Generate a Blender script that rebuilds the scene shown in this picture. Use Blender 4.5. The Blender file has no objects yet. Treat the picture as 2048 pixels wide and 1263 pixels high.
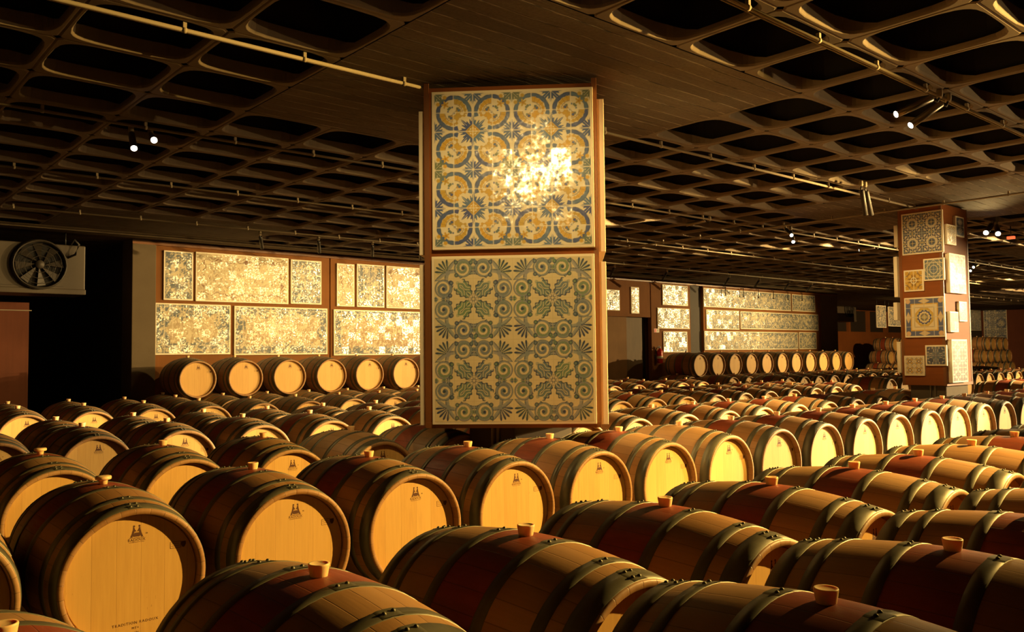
import bpy, bmesh, math, random
import numpy as np
from mathutils import Vector, Matrix
random.seed(7)
PI = math.pi
C = bpy.context.scene.collection
# ------------------------------------------------------------------ camera frame
FPX, TH, PITCH, ROLL, CZ = 1666.0, 0.85711947, 0.0460836, -0.01080609, 1.25
Fw = Vector((math.cos(TH)*math.cos(PITCH), math.sin(TH)*math.cos(PITCH), math.sin(PITCH)))
R0 = Vector((math.sin(TH), -math.cos(TH), 0)); U0 = R0.cross(Fw)
Rt = math.cos(ROLL)*R0 + math.sin(ROLL)*U0
Up = -math.sin(ROLL)*R0 + math.cos(ROLL)*U0
CAM = Vector((0, 0, CZ))
def ray(px, py): return Fw + Rt*((px-1024)/FPX) + Up*(-(py-631.5)/FPX)
def at(px, py, X=None, Y=None, Z=None, P=None, N=None):
    d = ray(px, py)
    if X is not None: t = X/d.x
    elif Y is not None: t = Y/d.y
    elif Z is not None: t = (Z-CZ)/d.z
    else: t = (P-CAM).dot(N)/d.dot(N)
    return CAM + d*t
CEIL = CZ + 2.0

# ------------------------------------------------------------------ helpers
def link(o, parent=None):
    C.objects.link(o)
    if parent is not None: o.parent = parent
    return o
def tag(o, label=None, cat=None, group=None, kind=None):
    if label: o['label'] = label
    if cat: o['category'] = cat
    if group: o['group'] = group
    if kind: o['kind'] = kind
    return o
def thing(name, label, cat, loc=(0, 0, 0), rotz=0, group=None):
    o = bpy.data.objects.new(name, None); o.empty_display_size = .1
    link(o); o.location = loc; o.rotation_euler = (0, 0, rotz)
    return tag(o, label, cat, group)
def mesh_obj(name, bm, mats, parent=None, loc=None, smooth=False, keep=False):
    me = bpy.data.meshes.new(name)
    if isinstance(bm, bmesh.types.BMesh):
        if not keep: bmesh.ops.recalc_face_normals(bm, faces=bm.faces[:])
        bm.to_mesh(me); bm.free()
    else: me = bm
    for m in (mats if isinstance(mats, (list, tuple)) else [mats]): me.materials.append(m)
    if smooth:
        me.polygons.foreach_set('use_smooth', [True]*len(me.polygons))
    o = bpy.data.objects.new(name, me); link(o, parent)
    if loc is not None: o.location = loc
    return o
def box(bm, x0, x1, y0, y1, z0, z1, mi=0):
    v = [bm.verts.new(p) for p in ((x0,y0,z0),(x1,y0,z0),(x1,y1,z0),(x0,y1,z0),(x0,y0,z1),(x1,y0,z1),(x1,y1,z1),(x0,y1,z1))]
    for q in ((0,3,2,1),(4,5,6,7),(0,1,5,4),(1,2,6,5),(2,3,7,6),(3,0,4,7)):
        f = bm.faces.new([v[i] for i in q]); f.material_index = mi
def bevel_box(bm, x0, x1, y0, y1, z0, z1, b=.004, mi=0):
    t = bmesh.new(); box(t, x0, x1, y0, y1, z0, z1, mi)
    bmesh.ops.bevel(t, geom=t.edges[:], offset=b, segments=2, affect='EDGES', profile=.5)
    me = bpy.data.meshes.new('tmp'); t.to_mesh(me); t.free(); bm.from_mesh(me); bpy.data.meshes.remove(me)
def lathe(bm, prof, n=48, axis='Y', closed=False, mi=0, org=(0,0,0), smooth=True, cap0=False, cap1=False):
    """prof: list of (r, t) ; revolved about axis"""
    rings = []
    o = Vector(org)
    for r, t in prof:
        ring = []
        for i in range(n):
            a = 2*PI*i/n; c, s = r*math.cos(a), r*math.sin(a)
            p = Vector((s, t, c)) if axis == 'Y' else (Vector((c, s, t)) if axis == 'Z' else Vector((t, c, s)))
            ring.append(bm.verts.new(p+o))
        rings.append(ring)
    m = len(rings)
    for k in range(m if closed else m-1):
        a, b = rings[k], rings[(k+1) % m]
        for i in range(n):
            f = bm.faces.new((a[i], a[(i+1) % n], b[(i+1) % n], b[i])); f.material_index = mi; f.smooth = smooth
    for c_, ring in ((cap0, rings[0]), (cap1, rings[-1])):
        if c_:
            f = bm.faces.new(ring); f.material_index = mi
    return rings
def tube(bm, pts, r, n=10, mi=0, r1=None):
    pts = [Vector(p) for p in pts]; rings = []
    for k, p in enumerate(pts):
        d = (pts[min(k+1, len(pts)-1)]-pts[max(k-1, 0)]).normalized()
        h = Vector((0, 0, 1)) if abs(d.z) < .95 else Vector((1, 0, 0))
        u = d.cross(h).normalized(); w = d.cross(u)
        rr = r if r1 is None else r+(r1-r)*k/(len(pts)-1)
        rings.append([bm.verts.new(p+u*rr*math.cos(2*PI*i/n)+w*rr*math.sin(2*PI*i/n)) for i in range(n)])
    for a, b in zip(rings, rings[1:]):
        for i in range(n):
            f = bm.faces.new((a[i], a[(i+1) % n], b[(i+1) % n], b[i])); f.smooth = True; f.material_index = mi
    for ring in (rings[0], rings[-1]):
        f = bm.faces.new(ring); f.material_index = mi
def copy_tree(o, parent=None):
    c = o.copy(); C.objects.link(c); c.parent = parent
    for ch in [x for x in kids.get(o.name, [])]:
        copy_tree(ch, c)
    return c
kids = {}

# ------------------------------------------------------------------ materials
class NT:
    def __init__(s, name):
        s.m = bpy.data.materials.new(name); s.m.use_nodes = True
        s.t = s.m.node_tree; s.b = s.t.nodes['Principled BSDF']
    def n(s, typ, **kw):
        x = s.t.nodes.new(typ)
        for k, v in kw.items(): setattr(x, k, v)
        return x
    def l(s, a, b): s.t.links.new(a, b)
    def sock(s, node, name, v):
        if isinstance(v, bpy.types.NodeSocket): s.l(v, node.inputs[name])
        else: node.inputs[name].default_value = v
    def math(s, op, a, b=0.0, clamp=False):
        x = s.n('ShaderNodeMath', operation=op, use_clamp=clamp); s.sock(x, 0, a); s.sock(x, 1, b); return x.outputs[0]
    def mix(s, f, a, b, typ='MIX'):
        x = s.n('ShaderNodeMix', data_type='RGBA', blend_type=typ)
        s.sock(x, 0, f); s.sock(x, 6, a); s.sock(x, 7, b); return x.outputs[2]
    def noise(s, vec, scale, detail=4, rough=.55):
        x = s.n('ShaderNodeTexNoise'); s.sock(x, 'Vector', vec); x.inputs['Scale'].default_value = scale
        x.inputs['Detail'].default_value = detail; x.inputs['Roughness'].default_value = rough; return x.outputs[0]
    def mapr(s, v, a, b, c=0, d=1, smooth=False):
        x = s.n('ShaderNodeMapRange'); x.clamp = True
        if smooth: x.interpolation_type = 'SMOOTHSTEP'
        s.sock(x, 'Value', v); x.inputs[1].default_value = a; x.inputs[2].default_value = b
        x.inputs[3].default_value = c; x.inputs[4].default_value = d; return x.outputs[0]
    def obj(s): return s.n('ShaderNodeTexCoord').outputs['Object']
    def sep(s, v):
        x = s.n('ShaderNodeSeparateXYZ'); s.l(v, x.inputs[0]); return x.outputs
    def scale(s, v, sc):
        x = s.n('ShaderNodeMapping'); s.l(v, x.inputs[0]); x.inputs['Scale'].default_value = sc; return x.outputs[0]
    def rnd(s): return s.n('ShaderNodeObjectInfo').outputs['Random']
    def comb(s, x, y, z):
        c = s.n('ShaderNodeCombineXYZ'); s.sock(c, 0, x); s.sock(c, 1, y); s.sock(c, 2, z); return c.outputs[0]
    def addv(s, a, b, op='ADD'):
        x = s.n('ShaderNodeVectorMath', operation=op); s.sock(x, 0, a); s.sock(x, 1, b); return x.outputs[0]
    def bump(s, h, strength=.3, dist=.01):
        x = s.n('ShaderNodeBump'); x.inputs['Strength'].default_value = strength; x.inputs['Distance'].default_value = dist
        s.l(h, x.inputs['Height']); s.l(x.outputs[0], s.b.inputs['Normal']); return x.outputs[0]
    def fin(s, col=None, rough=.6, metal=0, spec=None):
        if col is not None: s.sock(s.b, 'Base Color', col)
        s.sock(s.b, 'Roughness', rough); s.sock(s.b, 'Metallic', metal)
        if spec is not None: s.sock(s.b, 'Specular IOR Level', spec)
        return s.m
def rgb(r, g, b): return (r, g, b, 1)

def mat_stave(name, stain):
    t = NT(name); o = t.obj(); x, y, z = t.sep(o)
    ang = t.math('ARCTAN2', x, z)
    st = t.math('MULTIPLY', ang, 30/(2*PI)); fr = t.math('FRACT', st); fl = t.math('FLOOR', st)
    r = t.rnd()
    wn = t.n('ShaderNodeTexWhiteNoise', noise_dimensions='2D')
    t.l(t.comb(fl, r, 0), wn.inputs[0])
    off = t.comb(t.math('MULTIPLY', r, 37), t.math('MULTIPLY', r, 11), fl)
    vec = t.addv(t.comb(t.math('MULTIPLY', ang, 6), t.math('MULTIPLY', y, 1.2), 0), off)
    g1 = t.noise(vec, 5, 6, .65); g2 = t.noise(t.addv(o, off), 3, 3)
    c = t.mix(g1, rgb(.19, .078, .022), rgb(.42, .205, .060))
    c = t.mix(t.math('MULTIPLY', wn.outputs[0], .35), c, rgb(.56, .33, .16))
    c = t.mix(t.mapr(g2, .45, .75, 0, .35), c, rgb(.16, .07, .03))
    c = t.mix(t.math('MULTIPLY', r, .25), c, rgb(.60, .40, .20))
    if stain:
        ay = t.math('ABSOLUTE', y)
        band = t.mapr(ay, .128, .098)
        wob = t.noise(t.addv(t.scale(o, (10, 3, 10)), off), 2.4, 4)
        wine = t.mix(wob, rgb(.15, .026, .009), rgb(.34, .075, .028))
        c = t.mix(t.math('MULTIPLY', band, t.mapr(wob, .25, .4, .82, 1)), c, wine)
    seam = t.math('ABSOLUTE', t.math('SUBTRACT', fr, .5))
    sm = t.mapr(seam, .47, .5, 0, 1)
    c = t.mix(t.math('MULTIPLY', sm, .6), c, rgb(.05, .02, .008))
    h = t.math('SUBTRACT', t.math('MULTIPLY', g1, .4), sm)
    t.bump(h, .35, .002)
    return t.fin(c, t.mapr(g1, .3, .7, .42, .6), spec=.4)
def mat_head():
    t = NT('oak_head'); o = t.obj(); x, y, z = t.sep(o)
    r = t.rnd(); u = t.math('ADD', t.math('MULTIPLY', x, 10.5), t.math('MULTIPLY', r, 3))
    fl = t.math('FLOOR', u); fr = t.math('FRACT', u)
    wn = t.n('ShaderNodeTexWhiteNoise', noise_dimensions='2D'); t.l(t.comb(fl, r, 0), wn.inputs[0])
    off = t.comb(fl, t.math('MULTIPLY', r, 29), t.math('MULTIPLY', wn.outputs[0], 9))
    g = t.noise(t.addv(t.comb(t.math('MULTIPLY', x, 26), 0, t.math('MULTIPLY', z, 1.6)), off), 3, 6, .65)
    k = t.noise(t.addv(t.comb(t.math('MULTIPLY', x, 5), 0, t.math('MULTIPLY', z, 1.3)), off), 2.5, 3)
    c = t.mix(g, rgb(.50, .275, .070), rgb(.70, .425, .125))
    c = t.mix(t.math('MULTIPLY', wn.outputs[0], .35), c, rgb(.76, .49, .16))
    c = t.mix(t.mapr(k, .6, .8, 0, .35), c, rgb(.42, .22, .08))
    spk = t.noise(t.addv(t.comb(t.math('MULTIPLY', x, 60), 0, t.math('MULTIPLY', z, 14)), off), 2, 2)
    c = t.mix(t.mapr(spk, .74, .8, 0, .55), c, rgb(.25, .11, .035))
    seam = t.math('ABSOLUTE', t.math('SUBTRACT', fr, .5)); sm = t.mapr(seam, .485, .5)
    c = t.mix(t.math('MULTIPLY', sm, .5), c, rgb(.25, .12, .04))
    t.bump(t.math('SUBTRACT', t.math('MULTIPLY', g, .3), sm), .2, .002)
    return t.fin(c, .55, spec=.35)
def mat_simple(name, col, rough=.5, metal=0, var=.25, sc=8, spec=None, bump=0.0):
    t = NT(name); o = t.obj(); g = t.noise(o, sc, 5)
    a = [max(0, c*(1-var)) for c in col]; b = [min(1, c*(1+var)) for c in col]
    c = t.mix(g, rgb(*a), rgb(*b))
    if bump: t.bump(g, bump, .01)
    return t.fin(c, rough, metal, spec)
def mat_hoop():
    t = NT('galvanised_steel'); o = t.obj(); r = t.rnd()
    g = t.noise(t.addv(o, t.comb(r, t.math('MULTIPLY', r, 17), 0)), 9, 5, .6)
    c = t.mix(g, rgb(.085, .08, .055), rgb(.20, .185, .125))
    t.bump(g, .12, .002)
    return t.fin(c, t.mapr(g, .3, .7, .40, .58), .45)
def mat_emit(name, col, s):
    t = NT(name); t.fin(rgb(*col), .4)
    t.b.inputs['Emission Color'].default_value = (*col, 1); t.b.inputs['Emission Strength'].default_value = s
    return t.m
def mat_wood_panel(name, c0, c1, horizontal=False, rough=.4):
    t = NT(name); o = t.obj()
    sc = (1.2, 1.2, 18) if horizontal else (14, 14, 1.0)
    g = t.noise(t.scale(o, sc), 1.6, 6, .6); k = t.noise(o, 1.3, 3)
    c = t.mix(g, rgb(*c0), rgb(*c1)); c = t.mix(t.mapr(k, .35, .75, 0, .5), c, rgb(*[v*.6 for v in c0]))
    t.bump(g, .06, .003)
    return t.fin(c, rough, spec=.35 if rough < .65 else .15)
def mat_concrete(name, c0, c1, planks=False):
    t = NT(name); o = t.obj(); x, y, z = t.sep(o)
    g = t.noise(o, 2.2, 8, .65); f = t.noise(o, 40, 4)
    c = t.mix(g, rgb(*c0), rgb(*c1)); h = t.math('MULTIPLY', f, .3)
    if planks:
        u = t.math('MULTIPLY', y, 1/.15); fl = t.math('FLOOR', u); fr = t.math('FRACT', u)
        wn = t.n('ShaderNodeTexWhiteNoise', noise_dimensions='1D'); t.l(fl, wn.inputs['W'])
        sv = t.noise(t.comb(t.math('MULTIPLY', x, 1.2), t.math('MULTIPLY', y, 24), 0), 1.5, 5)
        c = t.mix(t.math('MULTIPLY', wn.outputs[0], .6), c, rgb(*[v*.45 for v in c0])); c = t.mix(t.mapr(f, .35, .65, 0, .35), c, rgb(*[v*.4 for v in c0]))
        c = t.mix(t.mapr(sv, .35, .7, 0, .35), c, rgb(*[v*.55 for v in c0]))
        seam = t.math('ABSOLUTE', t.math('SUBTRACT', fr, .5)); sm = t.mapr(seam, .455, .5)
        br = t.noise(t.comb(t.math('MULTIPLY', x, 1.1), fl, 0), 2.5, 2)
        ridge = t.math('MULTIPLY', sm, t.mapr(br, .42, .6, -.6, 1))
        h = t.math('ADD', t.math('MULTIPLY', sv, .4), t.math('ADD', ridge, t.math('MULTIPLY', wn.outputs[0], .5)))
        c = t.mix(t.math('MULTIPLY', t.mapr(seam, .450, .47), t.mapr(br, .46, .54, 0, .9)), c, rgb(.42, .34, .24)); c = t.mix(t.math('MULTIPLY', t.mapr(seam, .450, .47), t.mapr(br, .46, .42, 0, .85)), c, rgb(.03, .022, .014))
        t.bump(h, 1.0, .02)
    else: t.bump(h, .3, .004)
    return t.fin(c, .85, spec=.2)
def mat_tiles(name, tile=.14, glaze=.22, wav=.10):
    """glazed painted tiles: painted colour comes from the face's own colour attribute"""
    t = NT(name); a = t.n('ShaderNodeAttribute', attribute_name='paint'); o = t.obj()
    x, y, z = t.sep(o)
    q = t.comb(t.math('FLOOR', t.math('MULTIPLY', x, 1/tile)), t.math('FLOOR', t.math('MULTIPLY', z, 1/tile)), t.rnd())
    wn = t.n('ShaderNodeTexWhiteNoise', noise_dimensions='3D'); t.l(q, wn.inputs[0])
    n1 = t.n('ShaderNodeTexNoise'); t.l(o, n1.inputs['Vector']); n1.inputs['Scale'].default_value = 28; n1.inputs['Detail'].default_value = 2
    geo = t.n('ShaderNodeNewGeometry')
    d1 = t.addv(wn.outputs['Color'], (.5, .5, .5), 'SUBTRACT'); d2 = t.addv(n1.outputs['Color'], (.5, .5, .5), 'SUBTRACT')
    s1 = t.n('ShaderNodeVectorMath', operation='SCALE'); t.l(d1, s1.inputs[0]); s1.inputs['Scale'].default_value = wav
    s2 = t.n('ShaderNodeVectorMath', operation='SCALE'); t.l(d2, s2.inputs[0]); s2.inputs['Scale'].default_value = wav*3.0
    nn = t.addv(geo.outputs['Normal'], t.addv(s1.outputs[0], s2.outputs[0])); nm = t.n('ShaderNodeVectorMath', operation='NORMALIZE'); t.l(nn, nm.inputs[0])
    t.b.inputs['Coat Weight'].default_value = 1.0; t.b.inputs['Coat Roughness'].default_value = glaze; t.b.inputs['Coat IOR'].default_value = 1.6
    t.l(nm.outputs[0], t.b.inputs['Coat Normal'])
    c = t.mix(t.math('MULTIPLY', wn.outputs[0], .06), a.outputs[0], rgb(.35, .33, .22))
    return t.fin(c, .5, spec=.3)

M = dict(
 stave_wine=mat_stave('oak_staves_wine_stained', True), stave=mat_stave('oak_staves_plain', False),
 head=mat_head(), hoop=mat_hoop(), rivet=mat_simple('rivet_steel', (.45, .42, .34), .25, .8),
 bung=mat_simple('silicone_bung', (.95, .64, .32), .45, 0, .05), ink=mat_simple('branded_ink', (.10, .035, .012), .8, 0, .3, 60),
 concrete=mat_concrete('ceiling_concrete', (.12, .092, .062), (.21, .165, .118)),
 planks=mat_concrete('board_marked_concrete', (.11, .082, .052), (.20, .150, .10), True),
 pillar=mat_concrete('pillar_concrete', (.09, .066, .038), (.15, .115, .072)),
 floor=mat_concrete('floor_concrete', (.16, .12, .085), (.26, .20, .15)),
 void=mat_simple('near_black', (.006, .005, .004), .9, 0, .2),  # near black, shared by pan interiors, fan mouth and door gap
 wall=mat_wood_panel('brown_wall_board', (.17, .066, .015), (.24, .095, .023), rough=.7),
 clad=mat_wood_panel('brown_cladding_board', (.20, .060, .014), (.31, .10, .024), True, .66),
 steelp=mat_wood_panel('brown_painted_steel', (.17, .065, .018), (.24, .09, .026)),
 door1=mat_wood_panel('sliding_door_tan', (.22, .12, .05), (.27, .15, .065), rough=.7), door2=mat_wood_panel('sliding_door_wood', (.09, .055, .022), (.19, .115, .05), False, .6),
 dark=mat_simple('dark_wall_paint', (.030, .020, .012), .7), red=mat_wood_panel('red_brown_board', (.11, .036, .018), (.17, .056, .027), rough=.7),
 orange=mat_wood_panel('orange_wall_board', (.22, .075, .018), (.30, .10, .026)), glassd=mat_simple('dark_opening', (.02, .012, .008), .3),
 board=mat_simple('cream_panel_edge', (.78, .70, .52), .55, 0, .08, 5), metal=mat_simple('satin_metal_tube', (.26, .22, .16), .32, .8, .1),
 conduit=mat_simple('galvanised_conduit', (.30, .25, .17), .7, 0, .12, spec=.2), blackm=mat_simple('black_metal', (.02, .018, .015), .45, .3),
 lens=mat_emit('lamp_lens', (1, .96, .82), 14.0), acw=mat_simple('cooler_casing', (.075, .058, .038), .55, 0, .15, 3), blade=mat_simple('fan_blade_metal', (.035, .027, .018), .6, .1),
 extred=mat_simple('extinguisher_red', (.55, .02, .015), .3), white=mat_simple('white_label', (.8, .75, .6), .6), signred=mat_simple('sign_red', (.6, .04, .02), .5),
 wire=mat_simple('cable_black', (.03, .025, .02), .6),
 tiles=mat_tiles('glazed_wall_tiles', .14, .17, .07), tilesw=mat_tiles('glazed_picture_tiles', .14, .19, .20))

bb = M['bung'].node_tree.nodes['Principled BSDF']; bb.inputs['Subsurface Weight'].default_value = .35; bb.inputs['Subsurface Radius'].default_value = (.03, .012, .005); bb.inputs['Subsurface Scale'].default_value = .5
# ------------------------------------------------------------------ barrel
BL, BR_, HR = .475, .340, .288
def rad(y): return HR + (BR_-HR)*(1-abs(y/BL)**2.0)
def staves_mesh(mat, nm):
    bm = bmesh.new(); n = 60
    prof = [(rad(y), y) for y in np.linspace(-BL+.004, BL-.004, 31)]
    prof = [(HR-.004, -BL)] + [(r, y) for r, y in prof] + [(HR-.004, BL)]
    inner = [(HR-.019, BL), (HR-.023, BL-.006), (HR-.026, BL-.05), (HR-.028, BL-.058)]
    full = [(r, -y) for r, y in inner[::-1]] + prof + inner
    lathe(bm, full, n)
    me = bpy.data.meshes.new(nm); bmesh.ops.recalc_face_normals(bm, faces=bm.faces[:]); bm.to_mesh(me); bm.free(); me.materials.append(mat); return me
def hoop_mesh(nm, y0, y1, riv):
    bm = bmesh.new(); e = .0022; n = 60
    pr = [(rad(y0)-.001, y0), (rad(y0)+e, y0+.0006), (rad((y0+y1)/2)+e, (y0+y1)/2), (rad(y1)+e, y1-.0006), (rad(y1)-.001, y1)]
    lathe(bm, pr, n)
    # riveted lap plate near the top
    a0, a1 = -.10, .10
    rows = []
    for k in range(9):
        a = a0+(a1-a0)*k/8; row = []
        for y in (y0, (y0+y1)/2, y1):
            r = rad(y)+e+(.0018 if 0 < k < 8 else -.0005); row.append(bm.verts.new((r*math.sin(a), y, r*math.cos(a))))
        rows.append(row)
    for p, q in zip(rows, rows[1:]):
        for j in range(2): bm.faces.new((p[j], p[j+1], q[j+1], q[j])).smooth = True
    for a, y in riv:
        r = rad(y)+e+.0015; c = Vector((r*math.sin(a), y, r*math.cos(a)))
        mtx = Matrix.Translation(c) @ Matrix.Rotation(a, 4, 'Y')
        bmesh.ops.create_uvsphere(bm, u_segments=10, v_segments=6, radius=.0062, matrix=mtx)
    for f in bm.faces: f.smooth = True
    bmesh.ops.recalc_face_normals(bm, faces=bm.faces[:])
    me = bpy.data.meshes.new(nm); bm.to_mesh(me); bm.free(); me.materials.append(M['hoop']); return me
def head_mesh():
    bm = bmesh.new()
    lathe(bm, [(HR-.0265, -.004), (HR-.03, -.008), (HR-.06, -.008), (.12, -.008), (.02, -.008)], 48, cap1=True)
    lathe(bm, [(HR-.0265, -.004), (HR-.0265, .012)], 48, cap1=True)
    for f in bm.faces: f.smooth = False
    bmesh.ops.remove_doubles(bm, verts=bm.verts[:], dist=1e-5)
    bmesh.ops.recalc_face_normals(bm, faces=bm.faces[:])
    me = bpy.data.meshes.new('head'); bm.to_mesh(me); bm.free(); me.materials.append(M['head']); return me
def bung_mesh(flat=False):
    bm = bmesh.new()
    if flat: pr = [(.016, -.012), (.019, .016), (.021, .019), (.033, .022), (.0345, .026), (.034, .034), (.031, .037), (.01, .037)]
    else: pr = [(.020, -.012), (.0235, .004), (.0275, .027), (.0278, .031), (.0265, .033), (.0225, .0325), (.020, .0305), (.005, .030)]
    lathe(bm, pr, 28, 'Z', cap0=True, cap1=True)
    for f in bm.faces: f.smooth = len(f.verts) == 4
    bmesh.ops.recalc_face_normals(bm, faces=bm.faces[:])
    me = bpy.data.meshes.new('bung'); bm.to_mesh(me); bm.free(); me.materials.append(M['bung']); return me
def text_into(bm, s, size, x, z, y=0, align='CENTER', space=1.0, th=.0004):
    cu = bpy.data.curves.new('t', 'FONT'); cu.body = s; cu.size = size; cu.align_x = align; cu.space_character = space; cu.extrude = th/2; cu.resolution_u = 2
    o = bpy.data.objects.new('t', cu); C.objects.link(o)
    bpy.context.view_layer.update()
    me = bpy.data.meshes.new_from_object(o.evaluated_get(bpy.context.evaluated_depsgraph_get()))
    me.transform(Matrix.Translation((x, y, z)) @ Matrix.Rotation(PI/2, 4, 'X'))
    bm.from_mesh(me); bpy.data.meshes.remove(me); bpy.data.objects.remove(o); bpy.data.curves.remove(cu)
def poly(bm, pts, y=0, th=.0004):
    a = [bm.verts.new((p[0], y-th/2, p[1])) for p in pts]; b = [bm.verts.new((p[0], y+th/2, p[1])) for p in pts]
    bm.faces.new(a); bm.faces.new(b[::-1])
    for i in range(len(a)): bm.faces.new((a[i], b[i], b[(i+1) % len(a)], a[(i+1) % len(a)]))
def stamp_mesh():
    bm = bmesh.new()
    cx, cz = .0, .0
    for s in (-1, 1):      # two crested figures leaning together over a cask
        poly(bm, [(cx+s*a, cz+b) for a, b in ((.036, 0), (.024, 0), (.017, .020), (.011, .034), (.010, .047), (.014, .056), (.017, .060), (.020, .056), (.021, .044), (.026, .024))])
        poly(bm, [(cx+s*(.015+.006*math.cos(t)), cz+.063+.006*math.sin(t)) for t in np.linspace(0, 2*PI, 9)[:-1]])
        poly(bm, [(cx+s*a, cz+b) for a, b in ((.012, .046), (.003, .036), (.004, .031), (.013, .038))])
    poly(bm, [(cx+a, cz+b) for a, b in ((-.017, .003), (-.020, .012), (-.017, .021), (-.010, .026), (.010, .026), (.017, .021), (.020, .012), (.017, .003))])
    poly(bm, [(cx+a, cz+b) for a, b in ((-.040, -.002), (.040, -.002), (.040, -.0045), (-.040, -.0045))])
    text_into(bm, 'RADOUX', .0220, cx, cz-.022, space=1.05)
    poly(bm, [(cx+a, cz+b) for a, b in ((-.042, -.027), (.042, -.027), (.042, -.029), (-.042, -.029))])
    text_into(bm, '05', .012, cx+.056, cz+.012)
    bm.transform(Matrix.Translation((.014, 0, .168)) @ Matrix.Diagonal((.72, 1, .72, 1)))
    # framed note and small shield at the right
    x0, z0 = .150, .098
    for a, b, c, d in ((0, 0, .045, .0015), (0, .026, .045, .0275), (0, 0, .0015, .027), (.0435, 0, .045, .027), (.004, .009, .04, .0103), (.004, .018, .036, .0193)):
        poly(bm, [(x0+a, z0+b), (x0+c, z0+b), (x0+c, z0+d), (x0+a, z0+d)])
    poly(bm, [(x0+.056+a*.8, z0+.014+b*.8) for a, b in ((-.012, .014), (.012, .014), (.013, -.002), (.007, -.014), (0, -.018), (-.007, -.014), (-.013, -.002))])
    me = bpy.data.meshes.new('head_stamp'); bmesh.ops.recalc_face_normals(bm, faces=bm.faces[:]); bm.to_mesh(me); bm.free(); me.materials.append(M['ink']); return me
def foot_mesh():
    bm = bmesh.new()
    text_into(bm, 'TRADITION RADOUX', .0155, .012, -.185, space=1.25); text_into(bm, 'MT+', .0135, .012, -.206, space=1.2); text_into(bm, '0076', .0135, .012, -.226, space=1.1)
    me = bpy.data.meshes.new('foot_stamp'); bm.to_mesh(me); bm.free(); me.materials.append(M['ink']); return me
ME = dict(sw=staves_mesh(M['stave_wine'], 'staves_wine'), sp=staves_mesh(M['stave'], 'staves_plain'),
          h1=hoop_mesh('bilge_hoop', -.145, -.100, [(-.045, -.122), (.045, -.116)]),
          h2=hoop_mesh('quarter_hoop', -.350, -.308, [(-.045, -.331), (.045, -.325)]),
          h3=hoop_mesh('chime_hoop', -.468, -.400, [(-.05, -.450), (.035, -.452), (-.035, -.418), (.05, -.416)]),
          head=head_mesh(), bung=bung_mesh(), bungf=bung_mesh(True), stamp=stamp_mesh(), foot=foot_mesh())
def nobj(name, me, parent, loc=(0, 0, 0), rz=0, ry=0):
    o = bpy.data.objects.new(name, me); link(o, parent); o.location = loc; o.rotation_euler = (0, ry, rz); kids.setdefault(parent.name, []).append(o); return o
def make_barrel(stain=True, stamp=True, foot=False, flat=False):
    root = bpy.data.objects.new('wine_barrel', None); root.empty_display_size = .2; link(root)
    c = (0, 0, .342)
    nobj('staves', ME['sw' if stain else 'sp'], root, c)
    for k in ('h1', 'h2', 'h3'):
        nobj('hoop', ME[k], root, c); nobj('hoop', ME[k], root, c, PI)
    hd = nobj('head', ME['head'], root, (0, -BL+.045, .342))
    nobj('head', ME['head'], root, (0, BL-.045, .342), PI)
    if stamp: nobj('stamp', ME['stamp'], hd, (0, -.0083, 0))
    if foot: nobj('stamp', ME['foot'], hd, (0, -.0083, 0))
    nobj('bung', ME['bungf' if flat else 'bung'], root, (0, 0, .342+BR_))
    return root
protos = {}
def barrel(x, y, z, label, group, stain=True, foot=False, flat=False, rz=0, stamp=True):
    key = (stain, foot, flat, stamp)
    if key not in protos:
        r = make_barrel(stain, stamp, foot, flat); protos[key] = r
    else: r = copy_tree(protos[key])
    r.location = (x, y, z); r.rotation_euler = (0, 0, rz)
    return tag(r, label, 'barrel', group)
ORD = ('first second third fourth fifth sixth seventh eighth ninth tenth eleventh twelfth thirteenth fourteenth fifteenth sixteenth seventeenth eighteenth nineteenth twentieth '
       'twenty-first twenty-second twenty-third twenty-fourth twenty-fifth twenty-sixth twenty-seventh twenty-eighth twenty-ninth thirtieth').split()
def row(xs, y, z, where, group, plain=(), special=None, jit=.006, **kw):
    rg = random.Random(hash((round(y*10), len(xs))) & 0xffff)
    for i, x in enumerate(xs):
        st = i not in plain
        lab = '%s barrel, %s from left, %s' % ('red-waisted oak' if st else 'plain oak', ORD[i], where)
        sp = (special or {}).get(i)
        k2 = dict(kw)
        if sp:
            if sp[0]: lab = sp[0]
            k2.update(sp[1])
        b = barrel(x+rg.uniform(-jit, jit), y+rg.uniform(-2*jit, 2*jit), z, lab, group, stain=st, rz=rg.uniform(-.012, .012), **k2)
# ------------------------------------------------------------------ rows of barrels
def lin(x0, s, n): return [x0+s*k for k in range(n)]
row(lin(1.080, .712, 7), .985, 0, 'foremost row at bottom right', 'barrels in the foremost row', (), {
    1: ('red-waisted oak barrel at the bottom, its big bung lowest right in the photo', {}),
    2: ('red-waisted oak barrel at lower right edge, bung standing tall before its row', {})})
row(lin(.340, .712, 11), 1.992, 0, 'second row from the front', 'barrels in the second row', (3+4,), {
    0: ('red-waisted oak barrel cut by the lower left corner, only bung and top showing', {}),
    1: ('red-waisted oak barrel at bottom left of centre, steel hoops riveted, cut by the bottom edge', {}),
    2: ('large dark oak barrel at bottom centre with riveted hoops and half-lit head', {})})
row(lin(.391, .699, 21), 4.109, 0, 'long row of lit heads crossing the middle', 'barrels in the long lit row', (7, 16), {
    0: ('oak barrel cut by the left edge, only the rim of its head showing', {}),
    1: ('oak barrel at lower left with full round lit head and script near its foot', {'foot': True, 'flat': True}),
    2: ('oak barrel second from left among full lit heads, crest and small framed note', {}),
    3: ('oak barrel third from left among full lit heads, left of the tiled pillar box', {}),
    4: ('oak barrel whose bung stands under the left half of the large tiled box', {}),
    5: ('oak barrel whose bung stands under the right half of the large tiled box', {})})
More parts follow.
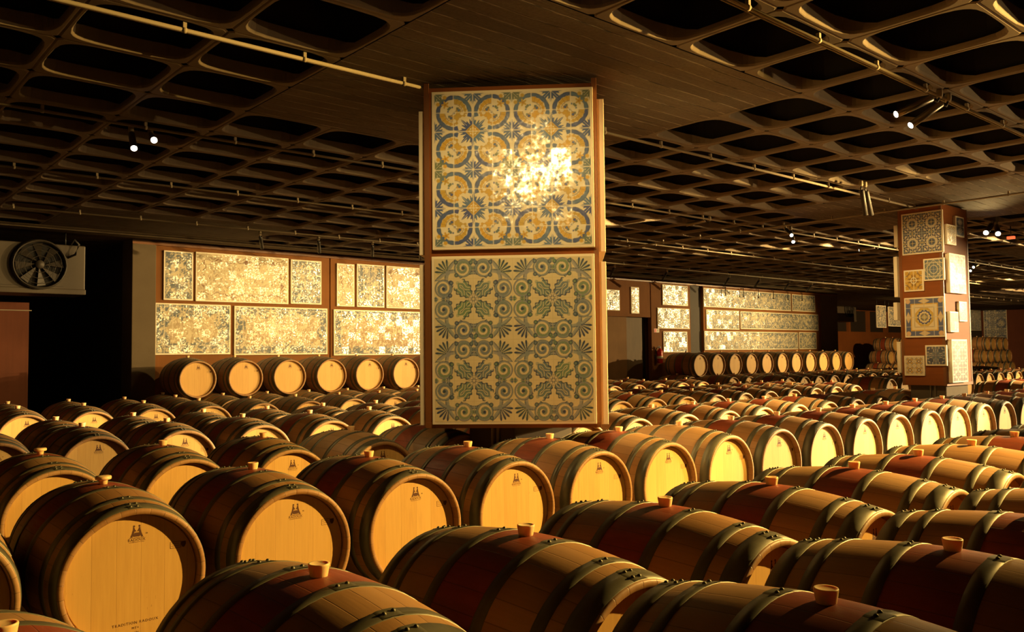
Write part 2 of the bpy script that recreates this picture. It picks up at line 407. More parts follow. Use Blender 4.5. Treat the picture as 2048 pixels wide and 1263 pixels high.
row(lin(.441, .706, 9)+lin(6.812, .70, 9), 5.66, 0, 'row just behind the long lit row', 'barrels in the first row behind the lit row', (4, 9, 15, 17), {
    1: ('oak barrel at left edge behind the lit row, wide flat bung, half its head lit', {'flat': True, 'stamp': False}),
    2: ('oak barrel behind the two left lit heads, plain unstamped board head', {'stamp': False})})
row(lin(1.18, .696, 20), 7.72, 0, 'second row behind the long lit row', 'barrels in the second row behind the lit row', (5, 9, 13, 16, 17))
row(lin(1.20, .696, 20), 8.75, 0, 'third row behind the long lit row', 'barrels in the third row behind the lit row', (3, 8, 12, 16))
row(lin(1.323, .70, 20), 11.17, 0, 'fourth row behind the long lit row', 'barrels in the fourth row behind the lit row', (6, 11, 14))
row(lin(1.43, .71, 19), 12.47, 0, 'row next before the stacked wall row', 'barrels in the fifth row behind the lit row', (2, 7, 13))
row(lin(4.43, .772, 12), 13.52, 0, 'floor tier under the left wall panels', 'lower barrels against the left wall', (1, 5))
row(lin(4.816, .772, 11), 13.52, .572, 'upper tier under the left wall panels', 'upper barrels against the left wall', (0, 1, 2, 3, 4, 5), jit=.003)
row(lin(17.32, .776, 12), 13.52, 0, 'floor tier under the right wall panels', 'lower barrels against the right wall', (2, 6))
row(lin(17.71, .776, 11), 13.52, .570, 'upper tier under the right wall panels', 'upper barrels against the right wall', (3, 4, 5, 6, 7, 8, 9, 10), {
    0: ('red-waisted barrel at left end of the right upper tier, seen from its side', {})}, jit=.003)
row(lin(16.9, .70, 6), 5.66, 0, 'dark near row beyond the cross aisle', 'near barrels beyond the aisle', ())
row(lin(18.0, .70, 22), 8.75, 0, 'row of lit heads beyond the aisle', 'lit barrels beyond the aisle', (8, 14))
row(lin(18.0, .70, 20), 11.17, 0, 'middle row beyond the aisle', 'middle barrels beyond the aisle', (5, 6, 7, 8, 9, 12))
row(lin(17.6, .72, 20), 12.47, 0, 'back row beyond the aisle', 'back barrels beyond the aisle', (3, 8, 14))
row(lin(37.6, .78, 4), 17.9, 0, 'bottom tier of stack by the dark windows', 'stack by the dark windows')
row(lin(37.99, .78, 3), 17.9, .577, 'middle tier of stack by the dark windows', 'stack by the dark windows')
row(lin(38.38, .78, 2), 17.9, 1.154, 'top tier of stack by the dark windows', 'stack by the dark windows')
row(lin(41.0, .78, 6), 15.2, 0, 'bottom tier before the far tall panel', 'stack before the far tall panel')
row(lin(41.39, .78, 5), 15.2, .577, 'middle tier before the far tall panel', 'stack before the far tall panel', (1, 3))
row(lin(41.78, .78, 4), 15.2, 1.154, 'top tier before the far tall panel', 'stack before the far tall panel', (0, 2))
row(lin(32.8, .75, 4), 18.6, 0, 'added lower tier standing for shadows on the orange wall', 'added barrels standing for shadows on the orange wall', jit=.002)  # both tiers are added, standing for barrel shadows on the orange wall
row(lin(33.17, .75, 3), 18.6, .580, 'added upper tier standing for shadows on the orange wall', 'added barrels standing for shadows on the orange wall', jit=.002)


# ------------------------------------------------------------------ painted tile patterns
def vnoise(x, y, seed):
    xi = np.floor(x).astype(np.int64); yi = np.floor(y).astype(np.int64); fx = x-xi; fy = y-yi
    fx = fx*fx*(3-2*fx); fy = fy*fy*(3-2*fy)
    def h(a, b):
        n = (a*374761393+b*668265263+seed*974634777) & 0xffffffff
        n = ((n ^ (n >> 13))*1274126177) & 0xffffffff
        return ((n ^ (n >> 16)) & 0xffff)/65535.0
    return (h(xi, yi)*(1-fx)+h(xi+1, yi)*fx)*(1-fy)+(h(xi, yi+1)*(1-fx)+h(xi+1, yi+1)*fx)*fy
def fbm(x, y, seed, o=4):
    s = 0; a = .5; t = 0
    for i in range(o): s = s+a*vnoise(x*2**i, y*2**i, seed+i*17); t += a; a *= .5
    return s/t
CREAM = (.74, .68, .50); YEL = (.62, .36, .04); NAVY = (.035, .06, .24); BLUE = (.10, .20, .34); TEAL = (.13, .22, .20); GREEN = (.12, .22, .10)
def lay(c, m, col, op=1.0):
    m = np.clip(m, 0, 1)[..., None]*op; col = np.asarray(col, float); return c*(1-m)+col*m
def ss(d, w=.02): return np.clip(.5-d/w, 0, 1)          # soft inside of signed distance
def tilecol(u, v, seed, cols):
    q = (np.floor(u).astype(np.int64)*7+np.floor(v).astype(np.int64)*13+seed)
    h = ((q*2654435761) & 0xffff)/65535.0
    h = h[..., None]; cs = [np.array(c) for c in cols]
    return cs[0]*(1-h)+cs[1]*h
def joints(c, u, v, w=.022, col=(.78, .73, .58), seed=3):
    du = np.abs(u-np.round(u)); dv = np.abs(v-np.round(v))
    k = .55+.45*vnoise(np.round(u)*3+.5, np.round(v)*5+v*.0, seed)
    return lay(c, ss(np.minimum(du, dv)-w, .02)*k, col)
def seg(x, y, x0, y0, x1, y1, r0, r1=None):
    dx, dy = x1-x0, y1-y0; t = np.clip(((x-x0)*dx+(y-y0)*dy)/(dx*dx+dy*dy), 0, 1)
    return np.hypot(x-x0-t*dx, y-y0-t*dy)-(r0+(0 if r1 is None else (r1-r0)*t))
def pat_yellow(u, v, seed=0):
    c = np.ones(u.shape+(3,))*np.array(CREAM); c *= (.93+.14*fbm(u*3, v*3, 5))[..., None]
    bl = tilecol(u, v, 1, ((.10, .19, .33), (.045, .07, .27))); ye = tilecol(u, v, 5, ((.66, .40, .04), (.50, .36, .06))); gr = tilecol(u, v, 9, ((.10, .17, .22), (.16, .20, .12)))
    X = (u % 4)-2; Y = (v % 4)-2; ax, ay = np.abs(X), np.abs(Y)
    lo, hi = np.minimum(ax, ay), np.maximum(ax, ay)
    wob = .03*(fbm(u*6, v*6, 11)-.5)
    # ring
    px, py = ax-.98, ay-.98; rho = np.hypot(px, py)+wob; diag = (px+py)/1.4142; tan = np.abs(px-py)/1.4142
    phi = np.arctan2(tan, diag)                    # 0 = towards the outer corner
    ring = ss(np.abs(rho-.82)-.095-.02*np.sin(phi*13), .03)*(phi < 2.62)
    c = lay(c, ring, bl)
    c = lay(c, ss(np.abs(rho-.91)-.016, .03)*(phi < 2.3), (.03, .05, .14), .9); c = lay(c, ss(np.abs(rho-.735)-.012, .03)*(phi < 2.3), (.03, .05, .12), .8)
    # yellow acanthus crescents inside the ring
    sc = .05*np.abs(np.sin(phi*9)); m = ss(np.abs(rho-.60)-.125+sc*.8-.03*np.sin(phi*2), .03)*(phi > .80)*(phi < 2.45)
    c = lay(c, m, ye); c = lay(c, ss(np.abs(np.sin(phi*9))-.14, .2)*m, (.30, .16, .02), .7)
    c = lay(c, ss(np.abs(rho-.46)-.02, .03)*(phi > .80)*(phi < 2.3), (.26, .17, .05), .85)
    # yellow arms reaching the star
    ar = seg(hi, lo, 1.05, .72, .30+.2, .80, .12, .05)+.03*np.sin(hi*28)
    ar = np.minimum(ar, seg(ax, ay, .74, 1.15, .84, .42, .10, .045)+.03*np.sin(ay*26)); ar = np.minimum(ar, seg(ax, ay, 1.15, .74, .42, .84, .10, .045)+.03*np.sin(ax*26))
    c = lay(c, ss(ar, .04), ye); c = lay(c, ss(np.abs(ar+.02)-.012, .03), (.35, .2, .04), .5)
    # leaf sprigs inside the ring
    for (a, b, r) in ((1.12, .72, .075), (1.22, .80, .06), (.98, .98, .05), (1.25, 1.18, .07), (1.05, 1.28, .05)):
        for (p, q) in ((a, b), (b, a)):
            c = lay(c, ss(np.hypot(ax-p, ay-q)-r+.5*wob, .03), bl if a < 1.2 else gr)
    c = lay(c, ss(seg(ax, ay, 1.28, .7, 1.0, .95, .014), .03), (.1, .1, .12), .8); c = lay(c, ss(seg(ax, ay, .7, 1.28, .95, 1.0, .014), .03), (.1, .1, .12), .8)
    # flower breaking the ring on the diagonal
    p2, q2 = ax-1.42, ay-1.42; fl = np.hypot(p2, q2)-(.15+.06*np.cos(np.arctan2(q2, p2)*5)); c = lay(c, ss(fl, .03), ye)
    c = lay(c, ss(np.hypot(p2, q2)-.05, .03), (.45, .22, .03))
    p3, q3 = ax-1.66, ay-1.66; c = lay(c, ss(np.hypot(p3, q3)-(.13+.07*np.cos(np.arctan2(q3, p3)*4)), .03), gr)
    for a, b in ((1.80, 1.45), (1.45, 1.80)): c = lay(c, ss(np.hypot(ax-a, ay-b)-.10, .04), ye)
    # central star
    r = np.hypot(X, Y); t = np.arctan2(Y, X); st = .60+.13*np.cos(8*t)+.10*np.cos(24*t)+.04*np.cos(16*t+1)
    c = lay(c, ss(r-st, .04)*(r > .27), bl); c = lay(c, ss(np.abs(np.sin(4*t))-.05, .08)*ss(r-st, .04)*(r > .42), CREAM, .9); c = lay(c, ss(np.abs(r-st)-.012, .02)*(r > .3), (.03, .04, .12), .7)
    c = lay(c, ss((ax+ay)-.40, .03), ye); c = lay(c, ss(np.abs((ax+ay)-.31)-.02, .02), (.30, .2, .05))
    for a, b in ((.0, .16), (.16, .0), (.12, .12)): c = lay(c, ss(np.hypot(ax-a, ay-b)-.042, .02), CREAM)
    c = lay(c, ss(np.hypot(X, Y)-.035, .02), CREAM)
    # leaves at the corners and the edge middles
    for (a, b) in ((2, 2), (0, 2), (2, 0)):
        dx, dy = ax-a, ay-b; rr = np.hypot(dx, dy); tt = np.arctan2(dy, dx)
        R_ = .50 if a+b == 4 else .52
        s = R_*(.62+.38*np.abs(np.cos(4*tt)))+.07*np.cos(20*tt)
        c = lay(c, ss(rr-s, .04)*(rr > .07), gr if a+b == 4 else bl); c = lay(c, ss(np.abs(np.sin(4*tt))-.07, .08)*ss(rr-s, .03), CREAM, .9)
    m = np.abs(fbm(ax*7+3, ay*7, 31, 2)-.5) < .03
    return joints(c, u, v)
def pat_green(u, v, seed=0):
    c = np.ones(u.shape+(3,))*np.array((.66, .58, .36)); c *= (.92+.16*fbm(u*3, v*3, 8))[..., None]
    bl = tilecol(u, v, 3, ((.22, .28, .29), (.27, .29, .32))); gr = tilecol(u, v, 8, ((.17, .27, .15), (.15, .20, .27))); dk = tilecol(u, v, 4, ((.03, .07, .10), (.03, .045, .13)))
    X = (u % 4)-2; Y = (v % 4)-2; ax, ay = np.abs(X), np.abs(Y); r = np.hypot(X, Y); wob = .03*(fbm(u*6, v*6, 21)-.5)
    # long scroll bands
    for cx_, cy_, R_, a0 in ((.25, .95, 1.12, 0), (.95, .25, 1.12, 1)):
        rr = np.hypot(ax-cx_, ay-cy_)+wob; m = ss(np.abs(rr-R_)-.085, .03)*((ax+ay) > 1.9)*(np.maximum(ax, ay) < 1.99)*(((ax > .9) if a0 == 0 else (ay > .9)))
        c = lay(c, m, bl, .95); c = lay(c, ss(np.abs(rr-R_-.085)-.026, .02)*m.clip(0, 1)**.3*(m > .01), dk, .9); c = lay(c, ss(np.abs(rr-R_+.03)-.010, .02)*(m > .01), (.55, .52, .38), .6)
    rr = r+wob; m = ss(np.abs(rr-1.30)-.075, .03)*(np.abs(ax-ay) > .35); c = lay(c, m, bl); c = lay(c, ss(np.abs(rr-1.375)-.026, .02)*(m > .01)+ss(np.abs(rr-1.225)-.022, .02)*(m > .01), dk, .95)
    # small spirals
    for a, b, s in ((.52, 1.52, 1), (1.52, .52, -1)):
        dx, dy = ax-a, ay-b; q = np.hypot(dx, dy)+wob*.6; t = np.arctan2(dy, dx)*s
        c = lay(c, ss(q-.40, .03), (.66, .58, .36)); sp = np.abs(((q/.25-t/(2*PI)) % 1)-.5)
        c = lay(c, ss(.26-sp, .12)*(q < .40)*(q > .06), gr, .95); c = lay(c, ss(np.abs(sp-.24)-.03, .04)*(q < .38)*(q > .1), dk, .8); c = lay(c, ss(np.abs(q-.40)-.035, .03), bl); c = lay(c, ss(np.abs(q-.44)-.014, .02), dk, .8)
        c = lay(c, ss(q-.085, .04), dk)
        for p_, q_ in ((a+.36*(s), b+.30), (a-.34*s*(-1), b-.34), (a-.40, b+.28)):
            c = lay(c, ss(np.hypot(ax-p_, ay-q_)-.085, .03), gr); c = lay(c, ss(np.abs(np.hypot(ax-p_, ay-q_)-.085)-.024, .02), dk, .9)
    # tulip leaves on the diagonals
    d, e = (ax+ay)/1.4142, np.abs(ax-ay)/1.4142
    wdt = .11+.27*np.sin(np.clip((d-.22)/.80, 0, 1)*PI*.72)+.04*np.sin(d*26)
    m = ss(e-wdt, .04)*(d > .20)*ss(d-1.08-.14*np.cos(e*16), .05)
    c = lay(c, m, gr); str_ = np.abs(np.sin((e*1.5+d*.55+.08*np.sin(d*12))*13)); c = lay(c, ss(str_-.38, .25)*m, (.62, .57, .36), .9); c = lay(c, ss(np.abs(e-wdt)-.032, .03)*(d > .2)*(d < 1.1), dk, 1.0)
    c = lay(c, ss(e-.015, .03)*(d > .25)*(d < .9), dk, .8)
    # rosette
    t = np.arctan2(Y, X); c = lay(c, ss(r-(.20+.07*np.cos(8*t)), .03), (.60, .55, .40)); c = lay(c, ss(np.abs(r-(.20+.07*np.cos(8*t)))-.018, .02), dk, .9)
    c = lay(c, ss(np.abs(r-.09)-.018, .02), dk)
    # corner palmettes
    dx, dy = ax-1.30, ay-1.30; q = np.hypot(dx, dy); t = np.arctan2(dy, dx)-PI/4
    R_ = .60+.07*np.cos(t*18); m = ss(q-R_, .03)*(np.abs(t) < .95)*(q > .10)
    c = lay(c, m*ss(np.abs(np.sin(t*9))-.72, .2), dk, 1.0); c = lay(c, m*ss(.55-np.abs(np.sin(t*9)), .3), gr, .35); c = lay(c, ss(q-.12, .03), bl)
    for a, b in ((0, 1.92), (1.92, 0), (.0, 1.52), (1.52, 0)):
        c = lay(c, ss(np.abs(ax-a)+np.abs(ay-b)-.15, .03), gr); c = lay(c, ss(np.hypot(ax-a, ay-b)-.05, .02), dk)
    return joints(c, u, v, .012, (.55, .48, .30))
def pat_sym(u, v, seed, per, cols, bg=CREAM, dens=.5):
    X = np.abs((u/per % 1)-.5)*2; Y = np.abs((v/per % 1)-.5)*2; lo, hi = np.minimum(X, Y), np.maximum(X, Y)
    c = np.ones(u.shape+(3,))*np.array(bg); k = 4.2*max(1, per/2)
    n = fbm(lo*k, hi*k, seed, 2); n2 = fbm(lo*k+9, hi*k+4, seed+3, 2); n3 = fbm(lo*k*.7+5, hi*k*.7+2, seed+9, 2)
    c = lay(c, ss(np.abs(n-.5)-.065*dens*2, .03), cols[0]); c = lay(c, ss(n2-.40, .03), cols[1]); c = lay(c, ss(n3-.36, .04), cols[2])
    rr = np.hypot(1-X, 1-Y); c = lay(c, ss(np.abs(rr-.55)-.04, .03), cols[0]); rr = np.hypot(X, Y); c = lay(c, ss(np.abs(rr-.30)-.05, .03), cols[1]); c = lay(c, ss(rr-.12, .03), cols[2])
    return joints(c, u, v, .015)
def pat_geo(u, v, seed, bg, line, fill):
    X = np.abs((u/2 % 1)-.5)*2; Y = np.abs((v/2 % 1)-.5)*2; c = np.ones(u.shape+(3,))*np.array(bg)
    r = np.hypot(X, Y); q = np.hypot(1-X, 1-Y); d = np.abs(X-Y)
    c = lay(c, ss(r-.42, .03), fill); c = lay(c, ss(q-.38, .03), fill)
    for dd in (np.abs(r-.42), np.abs(q-.38), np.abs(np.maximum(X, Y)-.70)+(np.minimum(X, Y) < .2)*.0, np.abs(X+Y-1.0)): c = lay(c, ss(dd-.035, .03), line)
    c = lay(c, ss(np.maximum(np.abs(X-.5), np.abs(Y-.5))-.08, .03), line)
    return joints(c, u, v, .015)
def pat_medallion(u, v, n, seed):
    """blue border, ochre stepped square frames, ring in the middle"""
    X, Y = (u/n-.5)*2, (v/n-.5)*2; ax, ay = np.abs(X), np.abs(Y); m = np.maximum(ax, ay); r = np.hypot(X, Y); t = np.arctan2(Y, X)
    c = np.ones(u.shape+(3,))*np.array((.10, .13, .26)); cr = np.array((.72, .62, .40)); oc = np.array((.58, .36, .05))
    lo, hi = np.minimum(ax, ay), np.maximum(ax, ay)
    c = lay(c, ss((hi-.84)*0+np.abs(hi-.86)*2+lo*.9-.28, .04), (.62, .50, .30)); c = lay(c, ss(np.hypot(ax-.87, ay-.87)-.13, .03), (.66, .45, .25))
    c = lay(c, ss(m-.74, .02), oc); c = lay(c, ss(m-.68, .02), cr); c = lay(c, ss(m-.62, .02)*(lo < .5), cr)
    st = np.maximum(m, (ax+ay)*.72); c = lay(c, ss(st-.50, .02), oc); c = lay(c, ss(st-.45, .02), (.55, .42, .10)); c = lay(c, ss(np.abs(m-.52)-.015, .02), (.30, .2, .06))
    c = lay(c, ss(r-.38, .02), cr); c = lay(c, ss(np.abs(r-.33+.02*np.cos(12*t))-.04, .02), (.06, .08, .22)); c = lay(c, ss(r-.23, .02), (.45, .38, .16)); c = lay(c, ss(np.abs(r-.16)-.02, .02), (.06, .08, .2))
    c = lay(c, ss(np.abs(lo)-.012, .02)*(hi > .38)*(hi < .74), (.35, .22, .05))
    return joints(c, u, v, .03, (.6, .6, .5))
def pat_scene(u, v, w, h, seed, blue=(.07, .11, .15), ink=(.10, .13, .18), bg=(.60, .52, .33), border=.75, cart=False, sketch=1.0, brown=False):
    """border of scrolls round a sketchy picture (plain stand-in scenery)"""
    c = np.ones(u.shape+(3,))*np.array(bg); c *= (.85+.3*fbm(u*2, v*2, seed))[..., None]
    d = np.minimum(np.minimum(u, w-u), np.minimum(v, h-v)); U = np.abs(u-w/2); V = np.abs(v-h/2)*1.0
    edge = border*(1+.35*np.sin(u*3.1+seed)*np.sin(v*2.7)+.5*(fbm(u*1.5, v*1.5, seed+2)-.5))
    if cart:
        xx = U/(w*.5); yy = (v-h*.5)/(h*.5); sh = .40+.14*np.cos(yy*4.2)+.05*np.cos(yy*11)
        d = np.where(True, np.minimum((sh-xx)*w*.5+border, (.80-np.abs(yy))*h*.5+border*.8), d)
    inb = ss(d-edge, .12)
    if brown:
        for e, wd in ((border*1.1, .07), (border*.55, .04)):
            ww = d-e-.16*np.sin((u+v)*3.3+seed)-.12*np.sin((u-v)*5.1); c = lay(c, ss(np.abs(ww)-wd*1.25, .06)*ss(.30-fbm(u*1.2, v*1.2, seed+4), .1), (.16, .06, .02), .95)
        n = fbm(u*2.6, v*2.6, seed+5); c = lay(c, ss(np.abs(n-.5)-.02, .02)*(1-inb), (.22, .11, .04), .75)
        c = lay(c, ss(.66-fbm(u*4, v*4, seed+6), .05), (.25, .22, .17), .5)
    else:
        Uc, Vc = (U, v) if not cart else (U, v)
        n = fbm(Uc*2.4, Vc*2.4, seed+5, 3); n2 = fbm(Uc*4.5+3, Vc*4.5, seed+7, 3)
        c = lay(c, inb*ss(.40-n, .05), blue, .92); c = lay(c, inb*ss(np.abs(n2-.5)-.05, .03), (.04, .06, .10), .85)
        c = lay(c, inb*ss(.60-n2, .04), bg, .9)
        n = fbm(u*1.9, v*1.9, seed+11, 4); n3 = fbm(u*5, v*3.2, seed+13, 3); low = np.clip((h*.62-v)/(h*.5), 0, 1)
        pic = (1-inb)*sketch
        c = lay(c, pic*ss(np.abs(n-.5)-.025, .025), ink, .9); c = lay(c, pic*ss(.50-n3*(.80+.28*low), .05), ink, .85); c = lay(c, pic*ss(.60-n, .04), ink, .7)
    c = lay(c, ss(np.abs(np.minimum(np.minimum(u, w-u), np.minimum(v, h-v))-.10)-.03, .04), blue if not brown else (.45, .34, .2), .7)
    return joints(c, u, v, .014, (.58, .50, .34))

def tile_panel(loc, az, w, h, label, paint, nx, ny, res=26, rim=.018, th=.045, group=None, mat=None, tile=.14, name='tile_panel'):
    """panel lying on a wall; loc = centre on the wall face, az = outward direction of its face"""
    t = thing(name, label, 'tile panel', loc, az+PI/2, group)
    bm = bmesh.new(); bevel_box(bm, -w/2, w/2, -th, 0, -h/2, h/2, .003); mesh_obj('board', bm, M['board'], t)
    a, b = w/2-rim, h/2-rim
    NX, NY = max(8, int(nx*res)), max(8, int(ny*res))
    gx, gz = np.meshgrid(np.linspace(-a, a, NX+1), np.linspace(-b, b, NY+1))
    u = (gx+a)/(2*a)*nx; v = (gz+b)/(2*b)*ny
    col = np.clip(paint(np.clip(u, 1e-4, nx-1e-4), np.clip(v, 1e-4, ny-1e-4)), 0, 1)
    co = np.stack([gx, np.full_like(gx, -th-.002), gz], -1).reshape(-1, 3)
    idx = np.arange((NX+1)*(NY+1)).reshape(NY+1, NX+1)
    q = np.stack([idx[:-1, :-1], idx[:-1, 1:], idx[1:, 1:], idx[1:, :-1]], -1).reshape(-1, 4)
    n0 = len(co)                                                     # a rim of side faces gives the tiles their thickness
    me = bpy.data.meshes.new('tile_face')
    sv = np.array([(-a, -th+.001, -b), (a, -th+.001, -b), (a, -th+.001, b), (-a, -th+.001, b)])
    fr = [idx[0, 0], idx[0, -1], idx[-1, -1], idx[-1, 0]]
    allv = np.concatenate([co, sv]); faces = q.tolist()
    for i in range(4): j = (i+1) % 4; faces.append([n0+i, n0+j, int(fr[j]), int(fr[i])])
    me.from_pydata(allv.tolist(), [], faces); me.update()
    at_ = me.color_attributes.new('paint', 'FLOAT_COLOR', 'POINT')
    cc = np.ones((len(allv), 4)); cc[:n0, :3] = col.reshape(-1, 3); cc[n0:, :3] = (.6, .55, .4)
    at_.data.foreach_set('color', cc.ravel().astype(np.float32))
    mesh_obj('tile_face', me, mat or M['tiles'], t)
    return t
# ------------------------------------------------------------------ large tiled box round the near column
COLX, COLY = 4.335, 4.918
def box_frame(name, label, cx, cy, rz, hw, hd, z0, z1, post_top):
    t = thing(name, label, 'column cladding', (cx, cy, 0), rz)
    T = .018
    for sgn, (nm) in ((-1, 'front'), (1, 'back')):
        bm = bmesh.new(); y = sgn*hd; bevel_box(bm, -hw+.02, hw-.02, min(y, y-sgn*T), max(y, y-sgn*T), z0, z1, .002)
        mesh_obj('board', bm, M['clad'], t)
        bm = bmesh.new(); x = sgn*hw; bevel_box(bm, min(x, x-sgn*T), max(x, x-sgn*T), -hd+.02, hd-.02, z0, z1, .002)
        mesh_obj('board', bm, M['clad'], t)
    for sx in (-1, 1):
        for sy in (-1, 1):
            bm = bmesh.new(); x, y = sx*hw, sy*hd
            bevel_box(bm, min(x, x-sx*.035), max(x, x-sx*.035), min(y+sy*.004, y-sy*.004), max(y+sy*.004, y-sy*.004), z0-.004, post_top, .001)
            bevel_box(bm, min(x+sx*.004, x-sx*.004), max(x+sx*.004, x-sx*.004), min(y, y-sy*.035), max(y, y-sy*.035), z0-.004, post_top, .001)
            mesh_obj('corner_post', bm, M['steelp'], t)
    for sgn in (-1, 1):
        bm = bmesh.new(); bevel_box(bm, -hw, hw, min(sgn*hd, sgn*(hd+.006)), max(sgn*hd, sgn*(hd+.006)), z0-.006, z0+.035, .001); mesh_obj('bottom_rail', bm, M['steelp'], t)
    return t
NF = Vector((-math.sqrt(.5), -math.sqrt(.5), 0)); HB = .605
PF = Vector((COLX, COLY, CZ))+NF*HB
def onf(px, py, off=0): return at(px, py, P=PF+NF*off, N=NF)
zb = onf(1027, 862).z; zt = (onf(855, 176).z+onf(1190, 166).z)/2
RX = Vector((math.sqrt(.5), -math.sqrt(.5), 0))                     # to the right along the face
def fx(px, py): return (onf(px, py)-Vector((COLX, COLY, 0))).dot(RX)
xl, xr = fx(850, 500), fx(1197, 500); mid = (xl+xr)/2; HW = (xr-xl)/2
cc_ = Vector((COLX, COLY, 0))+RX*mid
zb = max(zb, .735)
box_frame('column_cladding', 'big brown boxed cladding hanging round the near column, two large tile panels in front', cc_.x, cc_.y, -PI/4, HW, HB, zb, zt, CEIL-.02)
AZF = math.radians(225)
def face_panel(tl, br, P, N, az, label, paint, nx, ny, **kw):
    a = at(*tl, P=P, N=N); b = at(*br, P=P, N=N); c = (a+b)/2; w = math.hypot(a.x-b.x, a.y-b.y); h = abs(a.z-b.z)
    th = kw.get('th', .045); c2 = c-N*th                            # measured on the front, mounted on the wall behind
    return tile_panel(c2, az, w, h, label, paint, nx, ny, **kw)
P1 = PF+NF*.05
face_panel((863, 184), (1190, 493), P1, NF, AZF, 'yellow and blue scroll tile panel, upper one on the big column box, with lamp glare', pat_yellow, 8, 8, res=44, th=.045, tile=.14)
face_panel((863, 513), (1194, 847), P1, NF, AZF, 'blue-green scroll tile panel, lower one on the big column box', pat_green, 8, 8, res=44, th=.045)
BLUES = ((.06, .08, .20), (.10, .14, .28), (.16, .20, .30))
for s, nm in ((-1, 'left'), (1, 'right')):
    for (za, zc, which) in ((onf(1190, 186).z-.02, onf(1190, 495).z-.02, 'upper'), (onf(1194, 515).z-.02, onf(1194, 850).z, 'lower')):
        if s < 0 and which == 'upper': za -= .05
        c = cc_+RX*(s*(HW+.005)); c.z = (za+zc)/2
        tile_panel(c, math.radians(225)+(PI/2 if s > 0 else -PI/2), 1.06, za-zc, '%s tile panel on the %s side of the big box, only its edge showing' % (which, nm),
                   lambda u, v, k=s: pat_sym(u, v, 40+k, 4, BLUES), 8, 8, res=8, th=.050)
# ------------------------------------------------------------------ smaller box round the far column
BX0, BX1, BY0, BY1 = 11.72, 12.60, 4.655, 5.235
NL = Vector((-1, 0, 0)); NR = Vector((0, -1, 0))
PL = Vector((BX0, BY0, CZ)); PR = PL
zt2 = at(1887, 408, P=PL, N=NR).z; zb2 = max(at(1893, 771, P=PL, N=NR).z, .74)
box_frame('column_cladding', 'slim brown boxed cladding round the right column, many small tile panels on it', (BX0+BX1)/2, (BY0+BY1)/2, 0, (BX1-BX0)/2, (BY1-BY0)/2, zb2, zt2, CEIL-.02)
G2 = 'tile panels on the right column box'
YO = ((.55, .33, .05), (.62, .42, .10), (.40, .22, .04)); MIXC = ((.07, .09, .17), (.45, .27, .05), (.16, .18, .20))
L_ = [((1802, 429), (1887, 503), 'square blue arabesque tile panel at top of the right column box', lambda u, v: pat_sym(u, v, 3, 2, ((.05, .06, .14), (.10, .15, .22), (.35, .28, .10)), (.66, .62, .48)), 4, 4),
      ((1846, 518), (1889, 559), 'small grey-blue strapwork tile panel, right column box, second from top', lambda u, v: pat_geo(u, v, 2, (.16, .20, .22), (.62, .57, .38), (.12, .17, .24)), 2, 2),
      ((1807, 541), (1848, 581), 'small ochre quatrefoil tile panel at left of the right column box', lambda u, v: pat_sym(u, v, 21, 2, ((.20, .12, .05), (.70, .64, .46), YO[1]), (.56, .34, .05)), 2, 2),
      ((1808, 596), (1891, 673), 'square panel with blue border, ochre frames and central ring on right column box', lambda u, v: pat_medallion(u, v, 4, 3), 4, 4),
      ((1850, 690), (1894, 731), 'small dark blue leaf tile panel low on the right column box', lambda u, v: pat_sym(u, v, 33, 2, ((.04, .06, .14), (.10, .14, .20), (.05, .07, .12)), (.36, .36, .30)), 2, 2),
      ((1808, 711), (1850, 751), 'small blue and ochre flower tile panel at lower left of the right column box', lambda u, v: pat_sym(u, v, 35, 1, ((.05, .06, .16), (.10, .11, .20), (.62, .56, .40)), (.56, .36, .07)), 2, 2)]
for tl, br, lab, fn, nx, ny in L_: face_panel(tl, br, PL-Vector((.03, 0, 0)), NL, PI, lab, fn, nx, ny, th=.03, res=34, group=G2)
R_ = [((1911, 431), (1929, 475), 'narrow blue sprig tile panel at top right corner of the right column box', 6, BLUES, 2, 4),
      ((1893, 447), (1913, 491), 'narrow yellow leaf tile panel near top of the right column box', 21, ((.55, .36, .05), (.66, .48, .10), (.5, .33, .06)), 2, 4),
      ((1898, 505), (1933, 588), 'tall blue sprig tile panel, upper one on right face of the right column box', 9, ((.10, .10, .26), (.22, .22, .40), (.2, .18, .3)), 3, 6),
      ((1918, 602), (1935, 643), 'narrow dark blue tile panel halfway down the right column box', 12, BLUES, 2, 4),
      ((1900, 622), (1918, 664), 'narrow ochre flower tile panel halfway down the right column box', 15, ((.45, .30, .12), (.62, .42, .10), (.5, .4, .2)), 2, 4),
      ((1903, 678), (1937, 763), 'tall violet-blue tile panel, lowest on right face of the right column box', 18, ((.14, .12, .26), (.28, .24, .36), (.30, .22, .26)), 3, 6)]
for k, (tl, br, lab, sd, cols, nx, ny) in enumerate(R_):
    th = .055 if k in (1, 4, 2, 5) else .035
    face_panel(tl, br, PR-Vector((0, th, 0)), NR, -PI/2, lab, (lambda u, v, sd=sd, cols=cols: pat_sym(u, v, sd, 2, [tuple(x*.35 for x in q) for q in cols], (.62, .44, .10) if sd in (21, 15) else (.66, .60, .46), .8)), nx, ny, th=th, res=26, group=G2)
for k, (ya, yb, nm) in enumerate(((452, 495, 'top'), (514, 594, 'middle'), (605, 640, 'lower'), (683, 745, 'lowest'))):
    za, zc = at(1803, ya, Y=BY1).z, at(1803, yb, Y=BY1).z
    tile_panel((BX0+.26-.04*k % .1, BY1+.004, (za+zc)/2), PI/2, .56, za-zc, '%s tile panel on the hidden back of the right column box, only its edge showing' % nm,
               lambda u, v, k=k: pat_sym(u, v, 50+k, 2, BLUES), 4, 4, res=8, th=.05, group=G2)
